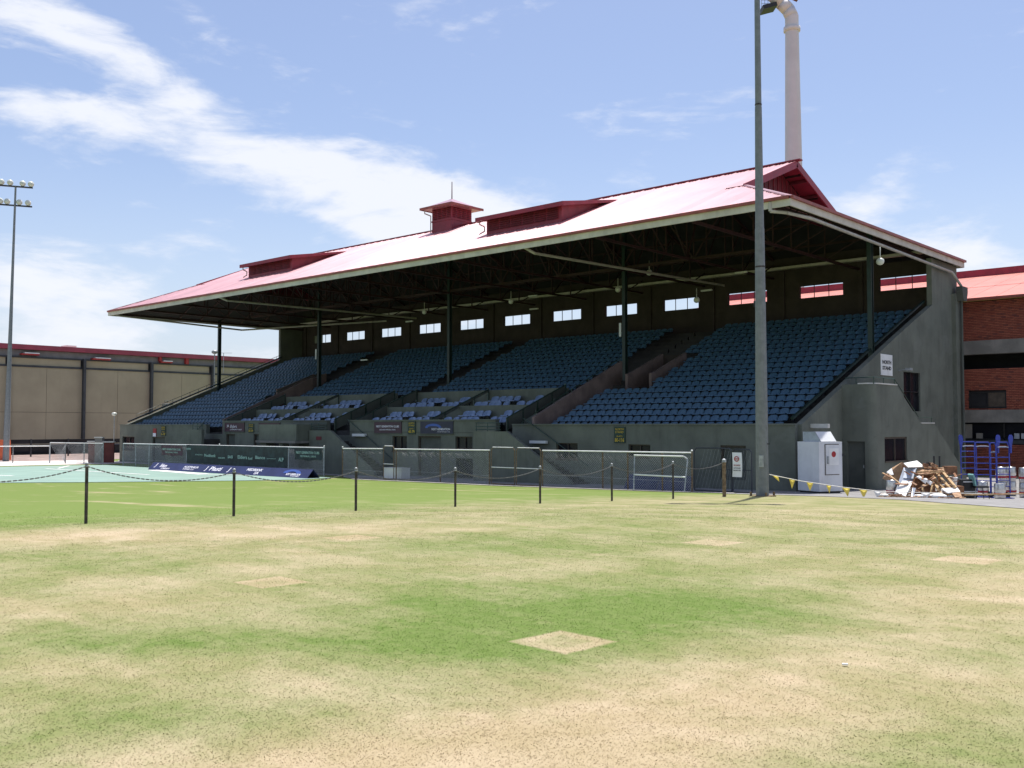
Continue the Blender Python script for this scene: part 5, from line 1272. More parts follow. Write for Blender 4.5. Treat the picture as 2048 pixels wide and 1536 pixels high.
# banners hung on the fence
def banner(pa, pb_, pt, pbm, mat, label, texts):
    xa, xb = X_(pa), X_(pb_); mp_ = (pa + pb_) / 2; z1, z0 = zt_at(mp_, pt), zt_at(mp_, pbm); W_ = xb - xa; H_ = z1 - z0
    t = thing('banner', label, 'banner', ((xa + xb) / 2, YFN - .06, (z0 + z1) / 2))
    n = 40; vv = []; 
    for i in range(n + 1):
        u = i / n; x = -W_ / 2 + W_ * u
        for j in range(5):
            v = j / 4; vv.append((x, .028 * math.sin(u * 27 + v * 5 + 2 * math.sin(u * 11)) * (1 - v * .4) - .0, -H_ / 2 + H_ * v + (.03 * math.sin(u * 9) * (1 - v))))
    fs = [(i * 5 + j, (i + 1) * 5 + j, (i + 1) * 5 + j + 1, i * 5 + j + 1) for i in range(n) for j in range(4)]
    m_ = MB().add(vv, fs); m_.sm = True; part('cloth', m_, mat, t, local=True)
    for (s_, xx, zz_, w_, h_, mt, bd) in texts: lettering(s_, W_ * w_, H_ * h_, mt, t, (W_ * xx, -.03, H_ * zz_), bold=bd)
    return t
banner(326, 368, 891, 911, M['maroonsign'], 'small brown banner with pale lettering at the left of the fence', [('NEXT GENERATION CLUBS', 0, .12, .86, .2, M['paleletter'], .01), ('MEMORIAL DRIVE', 0, -.18, .6, .14, M['paleletter'], 0)])
banner(376, 577, 892, 931, M['bannergreen'], 'long dark green banner with a row of pale sponsor marks, widest on the fence',
       [('NATIONAL', -.47, .28, .05, .10, M['paleletter'], .01), ('ATHLETICS', -.36, -.02, .08, .07, M['paleletter'], 0), ('Medibank', -.24, -.04, .12, .16, M['paleletter'], .01), ('ADELAIDE', -.12, -.14, .07, .07, M['paleletter'], .02), ('SASI', -.03, -.07, .05, .15, M['paleletter'], .02),
        ('Elders', .09, -.06, .09, .18, M['paleletter'], .01), ('fuel', .165, -.10, .04, .14, M['paleletter'], .01), ('Bianco', .26, -.04, .09, .16, M['paleletter'], .01), ('sportsmed', .36, -.08, .08, .06, M['paleletter'], 0), ('ALP', .45, -.10, .045, .18, M['paleletter'], .02)])
banner(592, 646, 897, 920, M['bannergreen'], 'green banner reading Next Generation Clubs at the right end of the bannered fence', [('NEXT GENERATION CLUBS', .0, .14, .86, .22, M['paleletter'], .01), ('MEMORIAL DRIVE', .02, -.18, .58, .16, M['paleletter'], 0)])
# navy prism boards along the court edge
bx_ = [on_y(p, 33.2) for p in (318, 367, 425, 482, 555, 637)]
btx = [[('J', -.30, .12, .05, .5), ('Elders', .02, .14, .26, .36), ('COMMUNITY', .16, -.25, .34, .16)], [('AUSTRALIA', .05, .12, .5, .2), ('POWER CO', 0, -.18, .36, .14)], [('J', -.42, 0, .05, .5), ('Plasti', -.08, .05, .4, .42), ('J', .38, 0, .05, .5)], [('MEDIBANK', .1, .18, .42, .24), ('SA', .2, -.2, .12, .26)], [('NEXT GENERATION', .12, -.14, .34, .2), ('CLUBS', .18, -.34, .2, .08)]]
bln = ['leftmost, with a slanted white figure', 'second from the left', 'middle one with the largest slanted word', 'fourth from the left with a block mark', 'rightmost, with a blue arc and open triangular end']
for k in range(5):
    a, b = bx_[k] + .01, bx_[k + 1] - .01; yb_ = 32.9; g0 = gz((a + b) / 2, yb_); Hh = .50
    t = thing('advertising_board', f'navy tent-shaped board on the court, {bln[k]}', 'advertising board', ((a + b) / 2, yb_, g0), 'navy boards along the court')
    L2 = (b - a) / 2
    part('front_panel', MB().prism([(-.42, .02), (-.44, .03), (-.01, Hh), (.0, Hh - .01)], 0, -L2, L2), M['navy'], t, local=True)
    part('back_panel', MB().prism([(.42, .02), (.44, .03), (.01, Hh), (.0, Hh - .01)], 0, -L2, L2), M['navy'], t, local=True)
    ang = math.degrees(math.atan2(Hh, .43)); 
    for (s_, xx, zz_, w_, h_) in btx[k]:
        o = lettering(s_, 2 * L2 * w_, .75 * h_, M['letter'], t, (2 * L2 * xx, -.225 + zz_ * .40 - .012, Hh / 2 + zz_ * Hh * .9 + .006), rotx=ang, bold=.02, shear=.25)
    if k == 4:
        m_ = MB()
        for j in range(10):
            a1, b1 = math.pi * j / 10, math.pi * (j + 1) / 10
            pts_ = []
            for (aa, kk) in ((a1, 1), (b1, 1), (b1, .5), (a1, .5)):
                u, v = .30 - math.cos(aa) * .85 * kk, -.02 + math.sin(aa) * .26 * kk
                pts_.append((u, -.225 + v * .57 - .02, Hh / 2 + v * .82 + .012))
            m_.add(pts_, [(3, 2, 1, 0)])
        part('emblem', m_, M['blueletter'], t, local=True)
# boards stored behind the right fence
for (pa, pb_, yy, lab) in ((1255, 1318, 35.6, 'navy boards leaning behind the mesh fence, left stack by the window'), (1320, 1384, 35.3, 'navy board with pale marks behind the white hurdle frame')):
    a, b = on_y(pa, yy), on_y(pb_, yy); g0 = gz((a + b) / 2, yy)
    t = thing('stored_board', lab, 'board', ((a + b) / 2, yy, g0))
    part('panel', MB().prism([(-.3, 0), (-.26, 0), (.08, .62), (.04, .62)], 0, -(b - a) / 2, (b - a) / 2), M['navy'], t, local=True)
    part('stripe', MB().prism([(-.12, .30), (-.13, .31), (-.09, .37), (-.08, .36)], 0, -(b - a) / 2.3, (b - a) / 2.3), M['blueletter'], t, local=True)
# white hurdle frame leaning at the fence
a, b = X_(1276), X_(1388); yy = YFN - .35; g0 = gz((a + b) / 2, yy)
t = thing('hurdle_frame', 'white tubular frame with two rails leaning at the right end of the mesh fence', 'frame', ((a + b) / 2, yy, g0))
L2 = (b - a) / 2
part('frame', MB().path([(-L2 + .25, -.35, .0), (-L2 + .02, .05, 1.45), (L2 - .3, .05, 1.45), (L2 - .12, .03, 1.36), (L2 - .05, -.35, 0)], .026, 8), M['galv'], t, local=True)
part('top_rail', MB().tube((-L2 + .02, .02, 1.46), (L2 - .3, .02, 1.46), .032, 8), M['railsunlit'], t, local=True)
part('lower_rail', MB().tube((-L2 + .12, -.16, .66), (L2 - .1, -.16, .64), .032, 8), M['railsunlit'], t, local=True)
# dark wire gates with the notice
a, b = on_y(1388, 34.9), on_y(1502, 34.9); g0 = gz((a + b) / 2, 34.9)
t = thing('gate', 'dark tubular gates between the mesh fence and the tall light pole', 'gate', ((a + b) / 2, 34.9, g0)); L = b - a
for k, (u0, u1, h_) in enumerate(((0, .66, 1.78), (.68, 1.0, 1.75))):
    x0, x1 = a - (a + b) / 2 + L * u0, a - (a + b) / 2 + L * u1
    lf = part('gate_leaf', MB().path([(x0, 0, .05), (x0, 0, h_ - .1), (x0 + .1, 0, h_), (x1 - .1, 0, h_), (x1, 0, h_ - .1), (x1, 0, .05), (x0, 0, .05)], .028, 6).tube((x0, 0, .95), (x1, 0, .93), .016, 6), M['shedblue'], t, local=True)
    wm = MB(); x = x0
    while x < x1: wm.tube((x, 0, .1), (min(x + .5, x1), 0, h_ - .05), .003, 3); x += .16
    part('wire_mesh', wm, M['galv'], lf, local=True, kind='stuff')
na, nb_ = on_y(1464, 34.7), on_y(1483, 34.7); z1, z0 = z_y(1474, 905, 34.7), z_y(1474, 954, 34.7)
t = thing('notice', 'long white notice with a red no-entry circle hanging curled on the dark gate', 'notice', ((na + nb_) / 2, 34.72, (z0 + z1) / 2)); W_ = nb_ - na; H_ = z1 - z0
vv = []; n = 10
for i in range(n + 1):
    v = i / n
    for s_ in (-1, 1): vv.append((s_ * W_ / 2 + .05 * math.sin(v * 3.1), -.05 - .05 * math.sin(v * 3.1), H_ / 2 - H_ * v))
m_ = MB().add(vv, [(2 * i, 2 * i + 2, 2 * i + 3, 2 * i + 1) for i in range(n)]); m_.sm = True
part('sheet', m_, M['white'], t, local=True)
ring = MB()
for k in range(16):
    a1, b1 = 2 * math.pi * k / 16, 2 * math.pi * (k + 1) / 16
    ring.add([(.02 + .11 * math.cos(a1), -.115, H_ * .24 + .11 * math.sin(a1)), (.02 + .11 * math.cos(b1), -.115, H_ * .24 + .11 * math.sin(b1)), (.02 + .075 * math.cos(b1), -.115, H_ * .24 + .075 * math.sin(b1)), (.02 + .075 * math.cos(a1), -.115, H_ * .24 + .075 * math.sin(a1))], [(0, 1, 2, 3)])
ring.box(-.07, .11, -.118, -.114, H_ * .24 - .018, H_ * .24 + .018)
part('no_entry_mark', ring, M['red'], t, local=True)
lettering('NO ENTRY', W_ * .7, .06, M['red'], t, (.04, -.115, -.02)); lettering('AUTHORISED', W_ * .75, .045, M['blackletter'], t, (.04, -.12, -.13)); lettering('PERSONNEL ONLY', W_ * .8, .045, M['blackletter'], t, (.04, -.12, -.22))
# cream box on castors behind the hoop gate
a, b = on_y(776, 34.9), on_y(812, 34.9); g0 = gz((a + b) / 2, 34.9)
t = thing('equipment_box', 'cream equipment box on small wheels beside the narrow hoop gate', 'box', ((a + b) / 2, 34.9, g0)); L2 = (b - a) / 2
part('body', MB().box(-L2, L2, -.3, .3, .10, .62), M['offwhite'], t, local=True)
part('lid', MB().box(-L2 - .02, L2 + .02, -.32, .32, .622, .66), M['offwhite'], t, local=True)
for sx_ in (-L2 + .1, L2 - .1): part('wheel', MB().tube((sx_, -.28, .05), (sx_, -.22, .05), .05, 10), M['black'], t, local=True)

# ================================================================== THINGS BY THE LEFT END
def rail_fence(pts, hgt, label, mesh_h=None, n=None):
    t = thing('rail_fence', label, 'fence', (pts[0][0], pts[0][1], gz(*pts[0])))
    for (p, q) in zip(pts[:-1], pts[1:]):
        za, zb_ = gz(*p), gz(*q)
        part('rail', MB().tube((p[0], p[1], za + hgt), (q[0], q[1], zb_ + hgt), .035, 6), M['railsunlit'], t)
        L = math.hypot(q[0] - p[0], q[1] - p[1]); k = max(1, round(L / 2.6))
        for i in range(k + 1):
            u = i / k; x, y = p[0] + (q[0] - p[0]) * u, p[1] + (q[1] - p[1]) * u
            part('post', MB().tube((x, y, gz(x, y)), (x, y, gz(x, y) + hgt + .03), .035, 6), M['galv'], t)
    return t
rail_fence([at(-40, 76), at(28, 77), at(101, 78)], 1.35, 'low pipe rail fence in front of the shed at the far left')
fx = [at(102, 77.5), at(133, 76.5), at(208, 74.5)]
t = rail_fence(fx, 1.62, 'taller mesh-filled pipe fence left of the dark red doors')
wm = MB()
for (p, q) in zip(fx[:-1], fx[1:]):
    L = math.hypot(q[0] - p[0], q[1] - p[1]); k = int(L / .16)
    for i in range(k):
        u0, u1 = i / k, min(1, (i + 9) / k); z = gz(*p)
        wm.tube((p[0] + (q[0] - p[0]) * u0, p[1] + (q[1] - p[1]) * u0, z + .05), (p[0] + (q[0] - p[0]) * u1, p[1] + (q[1] - p[1]) * u1, z + 1.55), .007, 3)
        wm.tube((p[0] + (q[0] - p[0]) * u1, p[1] + (q[1] - p[1]) * u1, z + .05), (p[0] + (q[0] - p[0]) * u0, p[1] + (q[1] - p[1]) * u0, z + 1.55), .007, 3)
part('wire_mesh', wm, M['galv'], t, kind='stuff')
d = 78
for (pa, pb_, pt, mt, lab, cat) in ((178, 191, 884, 'darkred', 'reddish door panel standing left of the pale pillar', 'door'), (192, 207, 876, 'beam', 'pale rendered pillar between the two dark red doors', 'pillar'), (209, 229, 885, 'darkred', 'dark red double doors under a pale lintel beside the grandstand end', 'door')):
    a, b = at(pa, d), at(pb_, d); cx2, cy2 = (a[0] + b[0]) / 2, (a[1] + b[1]) / 2; W_ = math.hypot(a[0] - b[0], a[1] - b[1]); Hh = hz(pt, d) + 3
    t = thing('pillar' if cat == 'pillar' else 'door', lab, cat, (cx2, cy2, -3), rotz=YAW)
    part('body' if cat == 'pillar' else 'door_leaf', MB().box(-W_ / 2, W_ / 2, -.1 if cat == 'pillar' else 0, .15, 0, Hh), M[mt], t, local=True)
    part('cap', MB().box(-W_ / 2 - .04, W_ / 2 + .04, -.16, .2, Hh + .002, Hh + .09), M['coping'], t, local=True)
x, y = at(0, 84)
t = thing('orange_barrier', 'orange plastic barrier behind the far light mast at the left edge', 'barrier', (x, y, -3), rotz=YAW)
part('body', MB().prism([(-.35, 0), (-.3, .3), (-.15, 1.75), (.15, 1.75), (.3, .3), (.35, 0)], 0, -1.1, .9), M['orange'], t, local=True)
# dark trough or covered stand base seen below the shed
t = thing('low_barrier', 'long black low barrier in front of the shed base', 'barrier', (-96, 38, -3))
part('panel', MB().box(-96.2, -96, 24, 52, -2.45, -1.95).box(-96.2, -96, 24, 52, -1.75, -1.35), M['dark'], t)
for k in range(9): part('post', MB().box(-96.0, -95.9, 24 + 3.5 * k, 24.12 + 3.5 * k, -3, -1.3), M['shedblue'], t)

# ================================================================== ICE FREEZER, RUBBISH PILE, TROLLEYS, KEGS
x, y = -17.55, 37.95; g0 = gz(x, y)
rt_ = R(-20)
t = thing('ice_freezer', 'tall white ice freezer with a small door and slanted top box against the wall', 'freezer', (x, y, g0), rotz=rt_)
fw, fd, fh = 1.18, 1.26, 2.08
part('body', MB().box(-fw / 2, fw / 2, -fd / 2, fd / 2, .10, fh), M['offwhite'], t, local=True)
part('base', MB().box(-fw / 2 + .06, fw / 2 - .06, -fd / 2 + .06, fd / 2 - .06, 0, .098), M['black'], t, local=True)
dr = part('door', MB().box(fw / 2 + .002, fw / 2 + .03, -.28, .42, .78, 1.96), M['offwhite'], t, local=True)
part('door_seal', MB().box(fw / 2 + .0, fw / 2 + .012, -.33, .45, .75, .779).box(fw / 2, fw / 2 + .012, -.33, -.301, .78, 1.99).box(fw / 2, fw / 2 + .012, -.30, .45, 1.961, 1.99), M['frame'], dr, local=True)
part('door_sticker', MB().box(fw / 2 + .031, fw / 2 + .045, -.12, .40, 1.15, 1.82), M['white'], dr, local=True)
part('door_handle', MB().box(fw / 2 + .04, fw / 2 + .1, -.24, -.19, 1.2, 1.5), M['galv'], dr, local=True)
dot = MB(); dot.tube((fw / 2 + .046, .12, 1.58), (fw / 2 + .050, .12, 1.58), .12, 16); part('red_dot', dot, M['kegred'], dr, local=True)
part('hinge', MB().box(fw / 2 - .02, fw / 2 + .04, fd / 2, fd / 2 + .06, 1.5, 1.6), M['black'], t, local=True)
part('top_box', MB().prism([(-.50, fh + .002), (-.50, fh + .40), (.18, fh + .40), (.48, fh + .002)], 1, -.42, .42), M['sheet'], t, local=True)
part('top_sign', MB().add([(.19, -.42, fh + .405), (.19, .42, fh + .405), (.50, .42, fh + .012), (.50, -.42, fh + .012), (-.5, -.42, fh + .402), (-.5, .42, fh + .402), (.18, .42, fh + .402), (.18, -.42, fh + .402)], [(0, 3, 2, 1), (4, 7, 6, 5)]), M['offwhite'], t, local=True)
part('wall_bracket', MB().obox((XR + .5, 39.4, .02 - .05), (1.1, .2, .18)), M['coping'], stand)

# bunting
x0, y0 = at(1537, 29.9); z0 = hz(949, 29.9)
bp_ = [Vector((x0, y0, z0))]
for (px, py, d) in ((1600, 962, 31.0), (1680, 974, 32), (1760, 983, 32.5), (1860, 985.5, 32.5), (1960, 987, 33)):
    a_, b_ = at(px, d); bp_.append(Vector((a_, b_, max(hz(py, d), gz(a_, b_) + .04))))
t = thing('bunting', 'rope of yellow and white pennants strung low from the tall pole past the rubbish pile', 'bunting', tuple(bp_[0]))
part('rope', MB().path([tuple(p) for p in bp_], .012, 5), M['rope'], t)
def on_rope(px):
    best = None
    for (p, q) in zip(bp_[:-1], bp_[1:]):
        for k in range(60):
            c = p.lerp(q, k / 60); dd_ = c.x * -math.sin(YAW) + c.y * math.cos(YAW); u = 1024 + FPX * (c.x * math.cos(YAW) + c.y * math.sin(YAW)) / dd_
            if best is None or abs(u - px) < best[0]: best = (abs(u - px), c.copy(), (q - p).normalized())
    return best[1], best[2]
for k, (px, hh, sw, mt) in enumerate(((1549, .16, .22, 'flag'), (1583, .30, -.02, 'flag'), (1618, .27, 0, 'flag'), (1655, .26, .03, 'flag'), (1690, .29, .07, 'flag'), (1724, .29, 0, 'flag'), (1752, .24, 0, 'flagwhite'), (1848, .24, 0, 'flagwhite'))):
    c, dv = on_rope(px); w_ = .17 if k not in (3,) else .13
    tip = c + dv * sw - Vector((0, 0, hh)) + Vector((.02, -.04, 0))
    a = c - dv * w_; b = c + dv * w_; md = (a + b + tip) / 3 + Vector((.03, -.05, .01))
    part('pennant', MB().add([a, b, tip, md], [(0, 1, 3), (1, 2, 3), (2, 0, 3)]), M[mt], t)

# rubbish pile: each piece its own thing
def P3(px, py, d): a_, b_ = at(px, d); return Vector((a_, b_, hz(py, d)))
def slab(name, corners, th, mat, label, cat):
    """a flat board through four image-anchored corners given as (px, py, depth)"""
    c = [P3(*q) for q in corners]; o = (c[0] + c[1] + c[2] + c[3]) / 4
    nrm = (c[2] - c[0]).cross(c[3] - c[1]).normalized() * th
    m_ = MB().add([p - o for p in c] + [p - o + nrm for p in c], [(0, 1, 2, 3), (7, 6, 5, 4), (0, 4, 5, 1), (1, 5, 6, 2), (2, 6, 7, 3), (3, 7, 4, 0)])
    return single(name, m_, mat, label, cat, tuple(o))
def stick(px0, py0, d0, px1, py1, d1, w_, mat, label, name='plank', cat='plank'):
    a, b = P3(px0, py0, d0), P3(px1, py1, d1); o = (a + b) / 2
    return single(name, MB().bar(a - o, b - o, w_, w_ * .55), mat, label, cat, tuple(o))
D0 = 33.2
# cupboard turned on its side with a white shelf on top
slab('cabinet_side', [(1762, 957, 34.4), (1783, 935, 34.4), (1802, 924, 34.0), (1800, 972, 34.0)], .5, M['ply'], 'brown open cabinet carcass tipped over at the left of the rubbish pile', 'cabinet')
slab('shelf_panel', [(1806, 926, 33.8), (1832, 921, 34.3), (1847, 933, 34.0), (1815, 934, 33.3)], .03, M['white'], 'bright white shelf panel lying on top of the rubbish pile', 'panel')
slab('white_offcut', [(1771, 944, 33.9), (1781, 936, 34.0), (1785, 949, 33.8), (1780, 950, 33.8)], .02, M['offwhite'], 'small white triangular panel beside the tipped cabinet', 'panel')
dd1 = thing('metal_door_unit', 'grey metal cabinet door unit leaning on the pile with a white lower door', 'door unit', tuple(P3(1810, 965, D0)))
def subslab(name, corners, th, mat, parent):
    c = [P3(*q) for q in corners]; nrm = (c[2] - c[0]).cross(c[3] - c[1]).normalized() * th; o = Vector(ORG[parent.name])
    m_ = MB().add([p for p in c] + [p + nrm for p in c], [(0, 1, 2, 3), (7, 6, 5, 4), (0, 4, 5, 1), (1, 5, 6, 2), (2, 6, 7, 3), (3, 7, 4, 0)])
    return part(name, m_, mat, parent)
subslab('frame', [(1805, 935, 33.7), (1831, 936, 33.6), (1810, 997, 32.9), (1786, 987, 33.0)], .05, M['sheet'], dd1)
subslab('upper_panel', [(1809, 938, 33.60), (1828, 939, 33.50), (1824, 957, 33.3), (1804, 956, 33.4)], .02, M['sheet'], dd1)
subslab('lower_panel', [(1802, 961, 33.28), (1823, 963, 33.2), (1808, 993, 32.8), (1788, 984, 32.9)], .02, M['white'], dd1)
slab('metal_strip', [(1822, 975, 32.9), (1829, 976, 32.9), (1823, 996, 32.6), (1818, 998, 32.6)], .04, M['sheet'], 'narrow grey metal strip standing beside the leaning door unit', 'strip')
slab('tabletop_board', [(1833, 937, 34), (1885, 935, 34.2), (1887, 945, 33.6), (1832, 948, 33.4)], .05, M['ply'], 'pale wooden table top across the middle of the rubbish pile', 'board')
slab('table_apron', [(1832, 943, 33.5), (1884, 940, 33.6), (1884, 944, 33.6), (1832, 949, 33.5)], .04, M['wood'], 'stack of timber battens under the table top', 'battens')
slab('brown_board', [(1832, 950, 34.0), (1866, 948, 34.1), (1868, 992, 33.6), (1830, 992, 33.5)], .5, M['woodbrown'], 'dark brown cupboard body under the table top', 'cupboard')
for k, (a_, b_) in enumerate((((1830, 956), (1852, 962)), ((1843, 960), (1862, 966)))):
    slab('foam_strip', [(a_[0], a_[1] - 3 + k, 33.1), (a_[0] + 6, a_[1] - 5 + k, 33.1), (b_[0], b_[1] - 2, 32.9), (b_[0] - 4, b_[1] + 5 - k, 32.9)], .04, M['white'], ['left one of two white foam strips hanging in the pile', 'right one of two white foam strips, pointing at the ladder'][k], 'foam strip')
slab('cloth_rag', [(1838, 972, 33.0), (1848, 966, 33.1), (1853, 969, 33.0), (1841, 975, 32.9)], .03, M['ply'], 'crumpled tan rag in front of the brown cupboard', 'rag')
# timber pallet / ladder frame
pl_ = thing('pallet', 'raw timber pallet frame leaning against the right side of the rubbish pile', 'pallet', tuple(P3(1885, 965, 33)))
for (p, q) in (((1858, 947), (1897, 992)), ((1870, 946), (1903, 984)), ((1883, 944), (1908, 975)), ((1861, 955), (1880, 991))):
    a, b = P3(*p, 33.6), P3(*q, 32.7); part('bearer', MB().bar(a, b, .09, .05), M['wood'], pl_)
for (p, q) in (((1860, 946), (1888, 943)), ((1870, 966), (1895, 964)), ((1876, 972), (1900, 970)), ((1886, 981), (1908, 979))):
    a, b = P3(*p, 33.4), P3(*q, 33.2); part('slat', MB().bar(a, b, .10, .03), M['wood'], pl_)
slab('white_carton', [(1880, 977, 32.7), (1911, 974, 32.9), (1917, 983, 32.5), (1893, 985, 32.3)], .04, M['white'], 'flattened white carton lying at the foot of the pallet', 'carton')
slab('tan_carton', [(1900, 985, 32.4), (1917, 983, 32.5), (1920, 993, 32.2), (1907, 994.5, 32.1)], .03, M['ply'], 'tan cardboard piece beside the white carton', 'carton')
for k, (px, py, m_) in enumerate(((1873, 992, 'white'), (1834, 991, 'white'), (1765, 980, 'plastic'), (1901, 995, 'white'))):
    o = P3(px, py, 32.5)
    o.z = gz(o.x, o.y) + .07
    single('rubbish_bag', MB().ball((0, 0, 0), .20 if k == 0 else .11, 1.5, 1, .5), M[m_], ['largest crumpled white bag on the paving in front of the pile', 'small white scrap in front of the brown cupboard', 'pale scrap beside the steel keg at the left of the pile', 'small white scrap at the foot of the pallet'][k], 'rubbish', tuple(o), smooth=True)
sk = [(1763, 946, 34, 1790, 962, 33.4, .06, 'wood', 'left sloping plank over the keg'), (1766, 948, 33.9, 1784, 958, 33.2, .05, 'woodbrown', 'brown stick crossing behind the keg'), (1776, 950, 33.6, 1797, 967, 33.2, .05, 'wood', 'light stick sloping down to the door unit'),
      (1757, 988, 32.8, 1800, 993, 32.6, .09, 'woodbrown', 'dark red board on the ground at the left of the pile'), (1770, 993, 32.6, 1800, 989, 32.8, .06, 'woodbrown', 'short dark stick on the ground by the door unit'), (1832, 993, 32.6, 1878, 994, 32.5, .06, 'woodbrown', 'dark timber along the ground under the cupboard'),
      (1926, 990, 33.2, 2043, 987.5, 33.8, .07, 'wood', 'long timber lying on the paving in front of the trolleys'), (1848, 930, 34.0, 1886, 938, 33.8, .05, 'wood', 'timber batten on top of the table top'), (1846, 936, 33.8, 1882, 938, 33.6, .05, 'woodbrown', 'brown rail resting along the table top'),
      (1842, 975, 33.1, 1845, 991, 32.9, .07, 'wood', 'left upright table leg in the middle of the pile'), (1862, 970, 33.1, 1858, 991, 32.9, .06, 'wood', 'right upright table leg in the middle of the pile'), (1804, 990, 32.9, 1830, 984, 33.0, .07, 'woodbrown', 'dark plank behind the metal strip')]
for s_ in sk: stick(*s_[:7], M[s_[7]], s_[8])
for k in range(5):
    o = P3(1850 + 3.5 * k, 931 + (k % 2) * 2, 34.0)
    single('scrap', MB().obox((0, 0, 0), (.26, .18, .12), (random.random(), random.random(), random.random() * 3)), M[['woodbrown', 'steel', 'black', 'ply', 'woodbrown'][k]], ['brown', 'shiny', 'black', 'tan', 'reddish'][k] + ' scrap on top of the rubbish pile right of the white shelf', 'scrap', tuple(o))
for k, px in enumerate((1866, 1877)):
    o = P3(px, 940, 35); single('steel_stake', MB().tube((0, 0, -.9), (0, 0, .50), .03, 6), M['black'], ['left', 'right'][k] + ' one of two thin black stakes rising behind the pile', 'stake', tuple(o))
# kegs
def keg(px, d, z_add, label):
    a_, b_ = at(px, d); g = gz(a_, b_) + .015 + z_add
    t = thing('keg', label, 'keg', (a_, b_, g), 'steel beer kegs with red bands')
    part('shell', MB().lathe([(.14, .02), (.185, .0), (.19, .05), (.195, .10), (.20, .22), (.185, .235), (.20, .25), (.20, .36), (.195, .46), (.19, .52), (.185, .56), (.175, .56), (.17, .50), (.02, .50)], 18), M['steel'], t, local=True, smooth=True)
    part('band', MB().lathe([(.2015, .14), (.204, .145), (.204, .215), (.2015, .22)], 18), M['kegred'], t, local=True, smooth=True)
    return t
keg(1782, 33.5, 0, 'steel keg with a red band half buried at the left of the rubbish pile')
# white bucket on a crate
b0 = P3(1903, 972, 34)
t = thing('bucket', 'white plastic bucket with a lid right of the pallet', 'bucket', tuple(b0))
part('body', MB().lathe([(.001, 0), (.12, 0), (.145, .26), (.001, .26)], 16), M['plastic'], t, local=True, smooth=False)
part('lid', MB().lathe([(.001, .262), (.16, .262), (.16, .30), (.12, .32), (.001, .32)], 16), M['white'], t, local=True)
a_, b_ = at(1903, 34.05); g = gz(a_, b_)
single('crate', MB().box(-.28, .28, -.22, .22, 0, b0.z - g), M['woodbrown'], 'dark brown crate under the white bucket', 'crate', (a_, b_, g), rotz=YAW)
# oven-like black cabinet
a_, b_ = at(1927, 34.4); g = gz(a_, b_)
t = thing('oven_cabinet', 'black cabinet with a dark glass front and pale trim between bucket and chair', 'cabinet', (a_, b_, g), rotz=YAW + .1)
part('body', MB().box(-.28, .28, -.25, .25, .0, .68), M['black'], t, local=True)
part('glass', MB().box(-.20, .20, -.262, -.252, .34, .58), M['glass'], t, local=True)
part('trim', MB().box(-.22, .22, -.27, -.253, .585, .615).box(-.26, .26, -.29, -.253, .25, .28), M['offwhite'], t, local=True)
single('red_case', MB().box(-.22, .22, -.12, .12, 0, .30), M['woodbrown'], 'small reddish case behind the pile against the wall corner', 'case', tuple(P3(1897, 949, 35.5)), rotz=YAW)
# teal chair
a_, b_ = at(1957, 34.2); g = gz(a_, b_)
t = thing('chair', 'old chair with a teal back and black legs, turned sideways in front of the trolleys', 'chair', (a_, b_, g), rotz=YAW)
part('backrest', MB().prism([(-.25, .44), (-.21, .44), (-.23, .62), (-.27, .80), (-.31, .88), (-.34, .84), (-.30, .70)], 1, -.2, .2), M['teal'], t, local=True)
part('seat', MB().box(-.26, .20, -.22, .22, .40, .46), M['black'], t, local=True)
for (lx_, ly_) in ((-.24, -.2), (-.24, .2), (.18, -.2), (.18, .2)): part('leg', MB().tube((lx_, ly_, .4), (lx_ * 1.2, ly_, 0), .014, 6), M['galv'] if lx_ < 0 else M['black'], t, local=True)
# blue trolleys
def trolley(pc, wpx, d, label, rungs, top, paddle, lean=.0):
    a_, b_ = at(pc, d); g = gz(a_, b_)
    t = thing('hand_trolley', label, 'trolley', (a_, b_, g), 'blue sack trolleys', rotz=YAW + lean)
    W_ = wpx / FPX * d / 2; Hh = hz(top, d) - g
    fr_ = MB()
    for s_ in (-1, 1): fr_.path([(s_ * W_, -.02, .12), (s_ * W_, .0, Hh - .18), (s_ * (W_ - .06), .02, Hh - .03)], .022, 8)
    fr_.tube((-W_ + .06, .02, Hh - .03), (W_ - .06, .02, Hh - .03), .022, 8)
    part('frame', fr_, M['blue'], t, local=True)
    for z in rungs:
        zz_ = hz(z, d) - g; part('rung', MB().path([(-W_, 0, zz_), (-W_ * .5, .035, zz_ + .008), (W_ * .5, .035, zz_ + .008), (W_, 0, zz_)], .016, 6), M['blue'], t, local=True)
    zz_ = hz(rungs[0] + .5, d) - g + .035
    part('bright_rung', MB().path([(-W_ * .8, -.04, zz_ - .02), (-W_ * .4, -.07, zz_), (W_ * .4, -.07, zz_), (W_ * .8, -.04, zz_ - .02)], .02, 6), M['sheet'], t, local=True)
    if paddle:
        pz = hz(870.5, d) - g
        cxp = paddle * W_
        out_ = [(-.025, -.66), (.025, -.66), (.03, -.42), (.075, -.26), (.085, -.12), (.06, -.02), (.02, .02), (-.03, .02), (-.07, -.03), (-.085, -.12), (-.06, -.26), (-.03, -.42)]
        part('skid', MB().prism([(cxp + (u - .03) * (-paddle if paddle else 1), pz + v) for u, v in out_], 1, -.09, -.045), M['blue'], t, local=True)
    part('toe_plate', MB().box(-W_, W_, -.32, -.02, .03, .05), M['blue'], t, local=True)
    for s_ in (-1, 1): part('wheel', MB().tube((s_ * (W_ - .05), .10, .12), (s_ * (W_ - .05) + .05, .10, .12), .12, 14), M['black'], t, local=True)
    part('axle', MB().tube((-W_, .10, .12), (W_, .10, .12), .015, 6), M['black'], t, local=True)
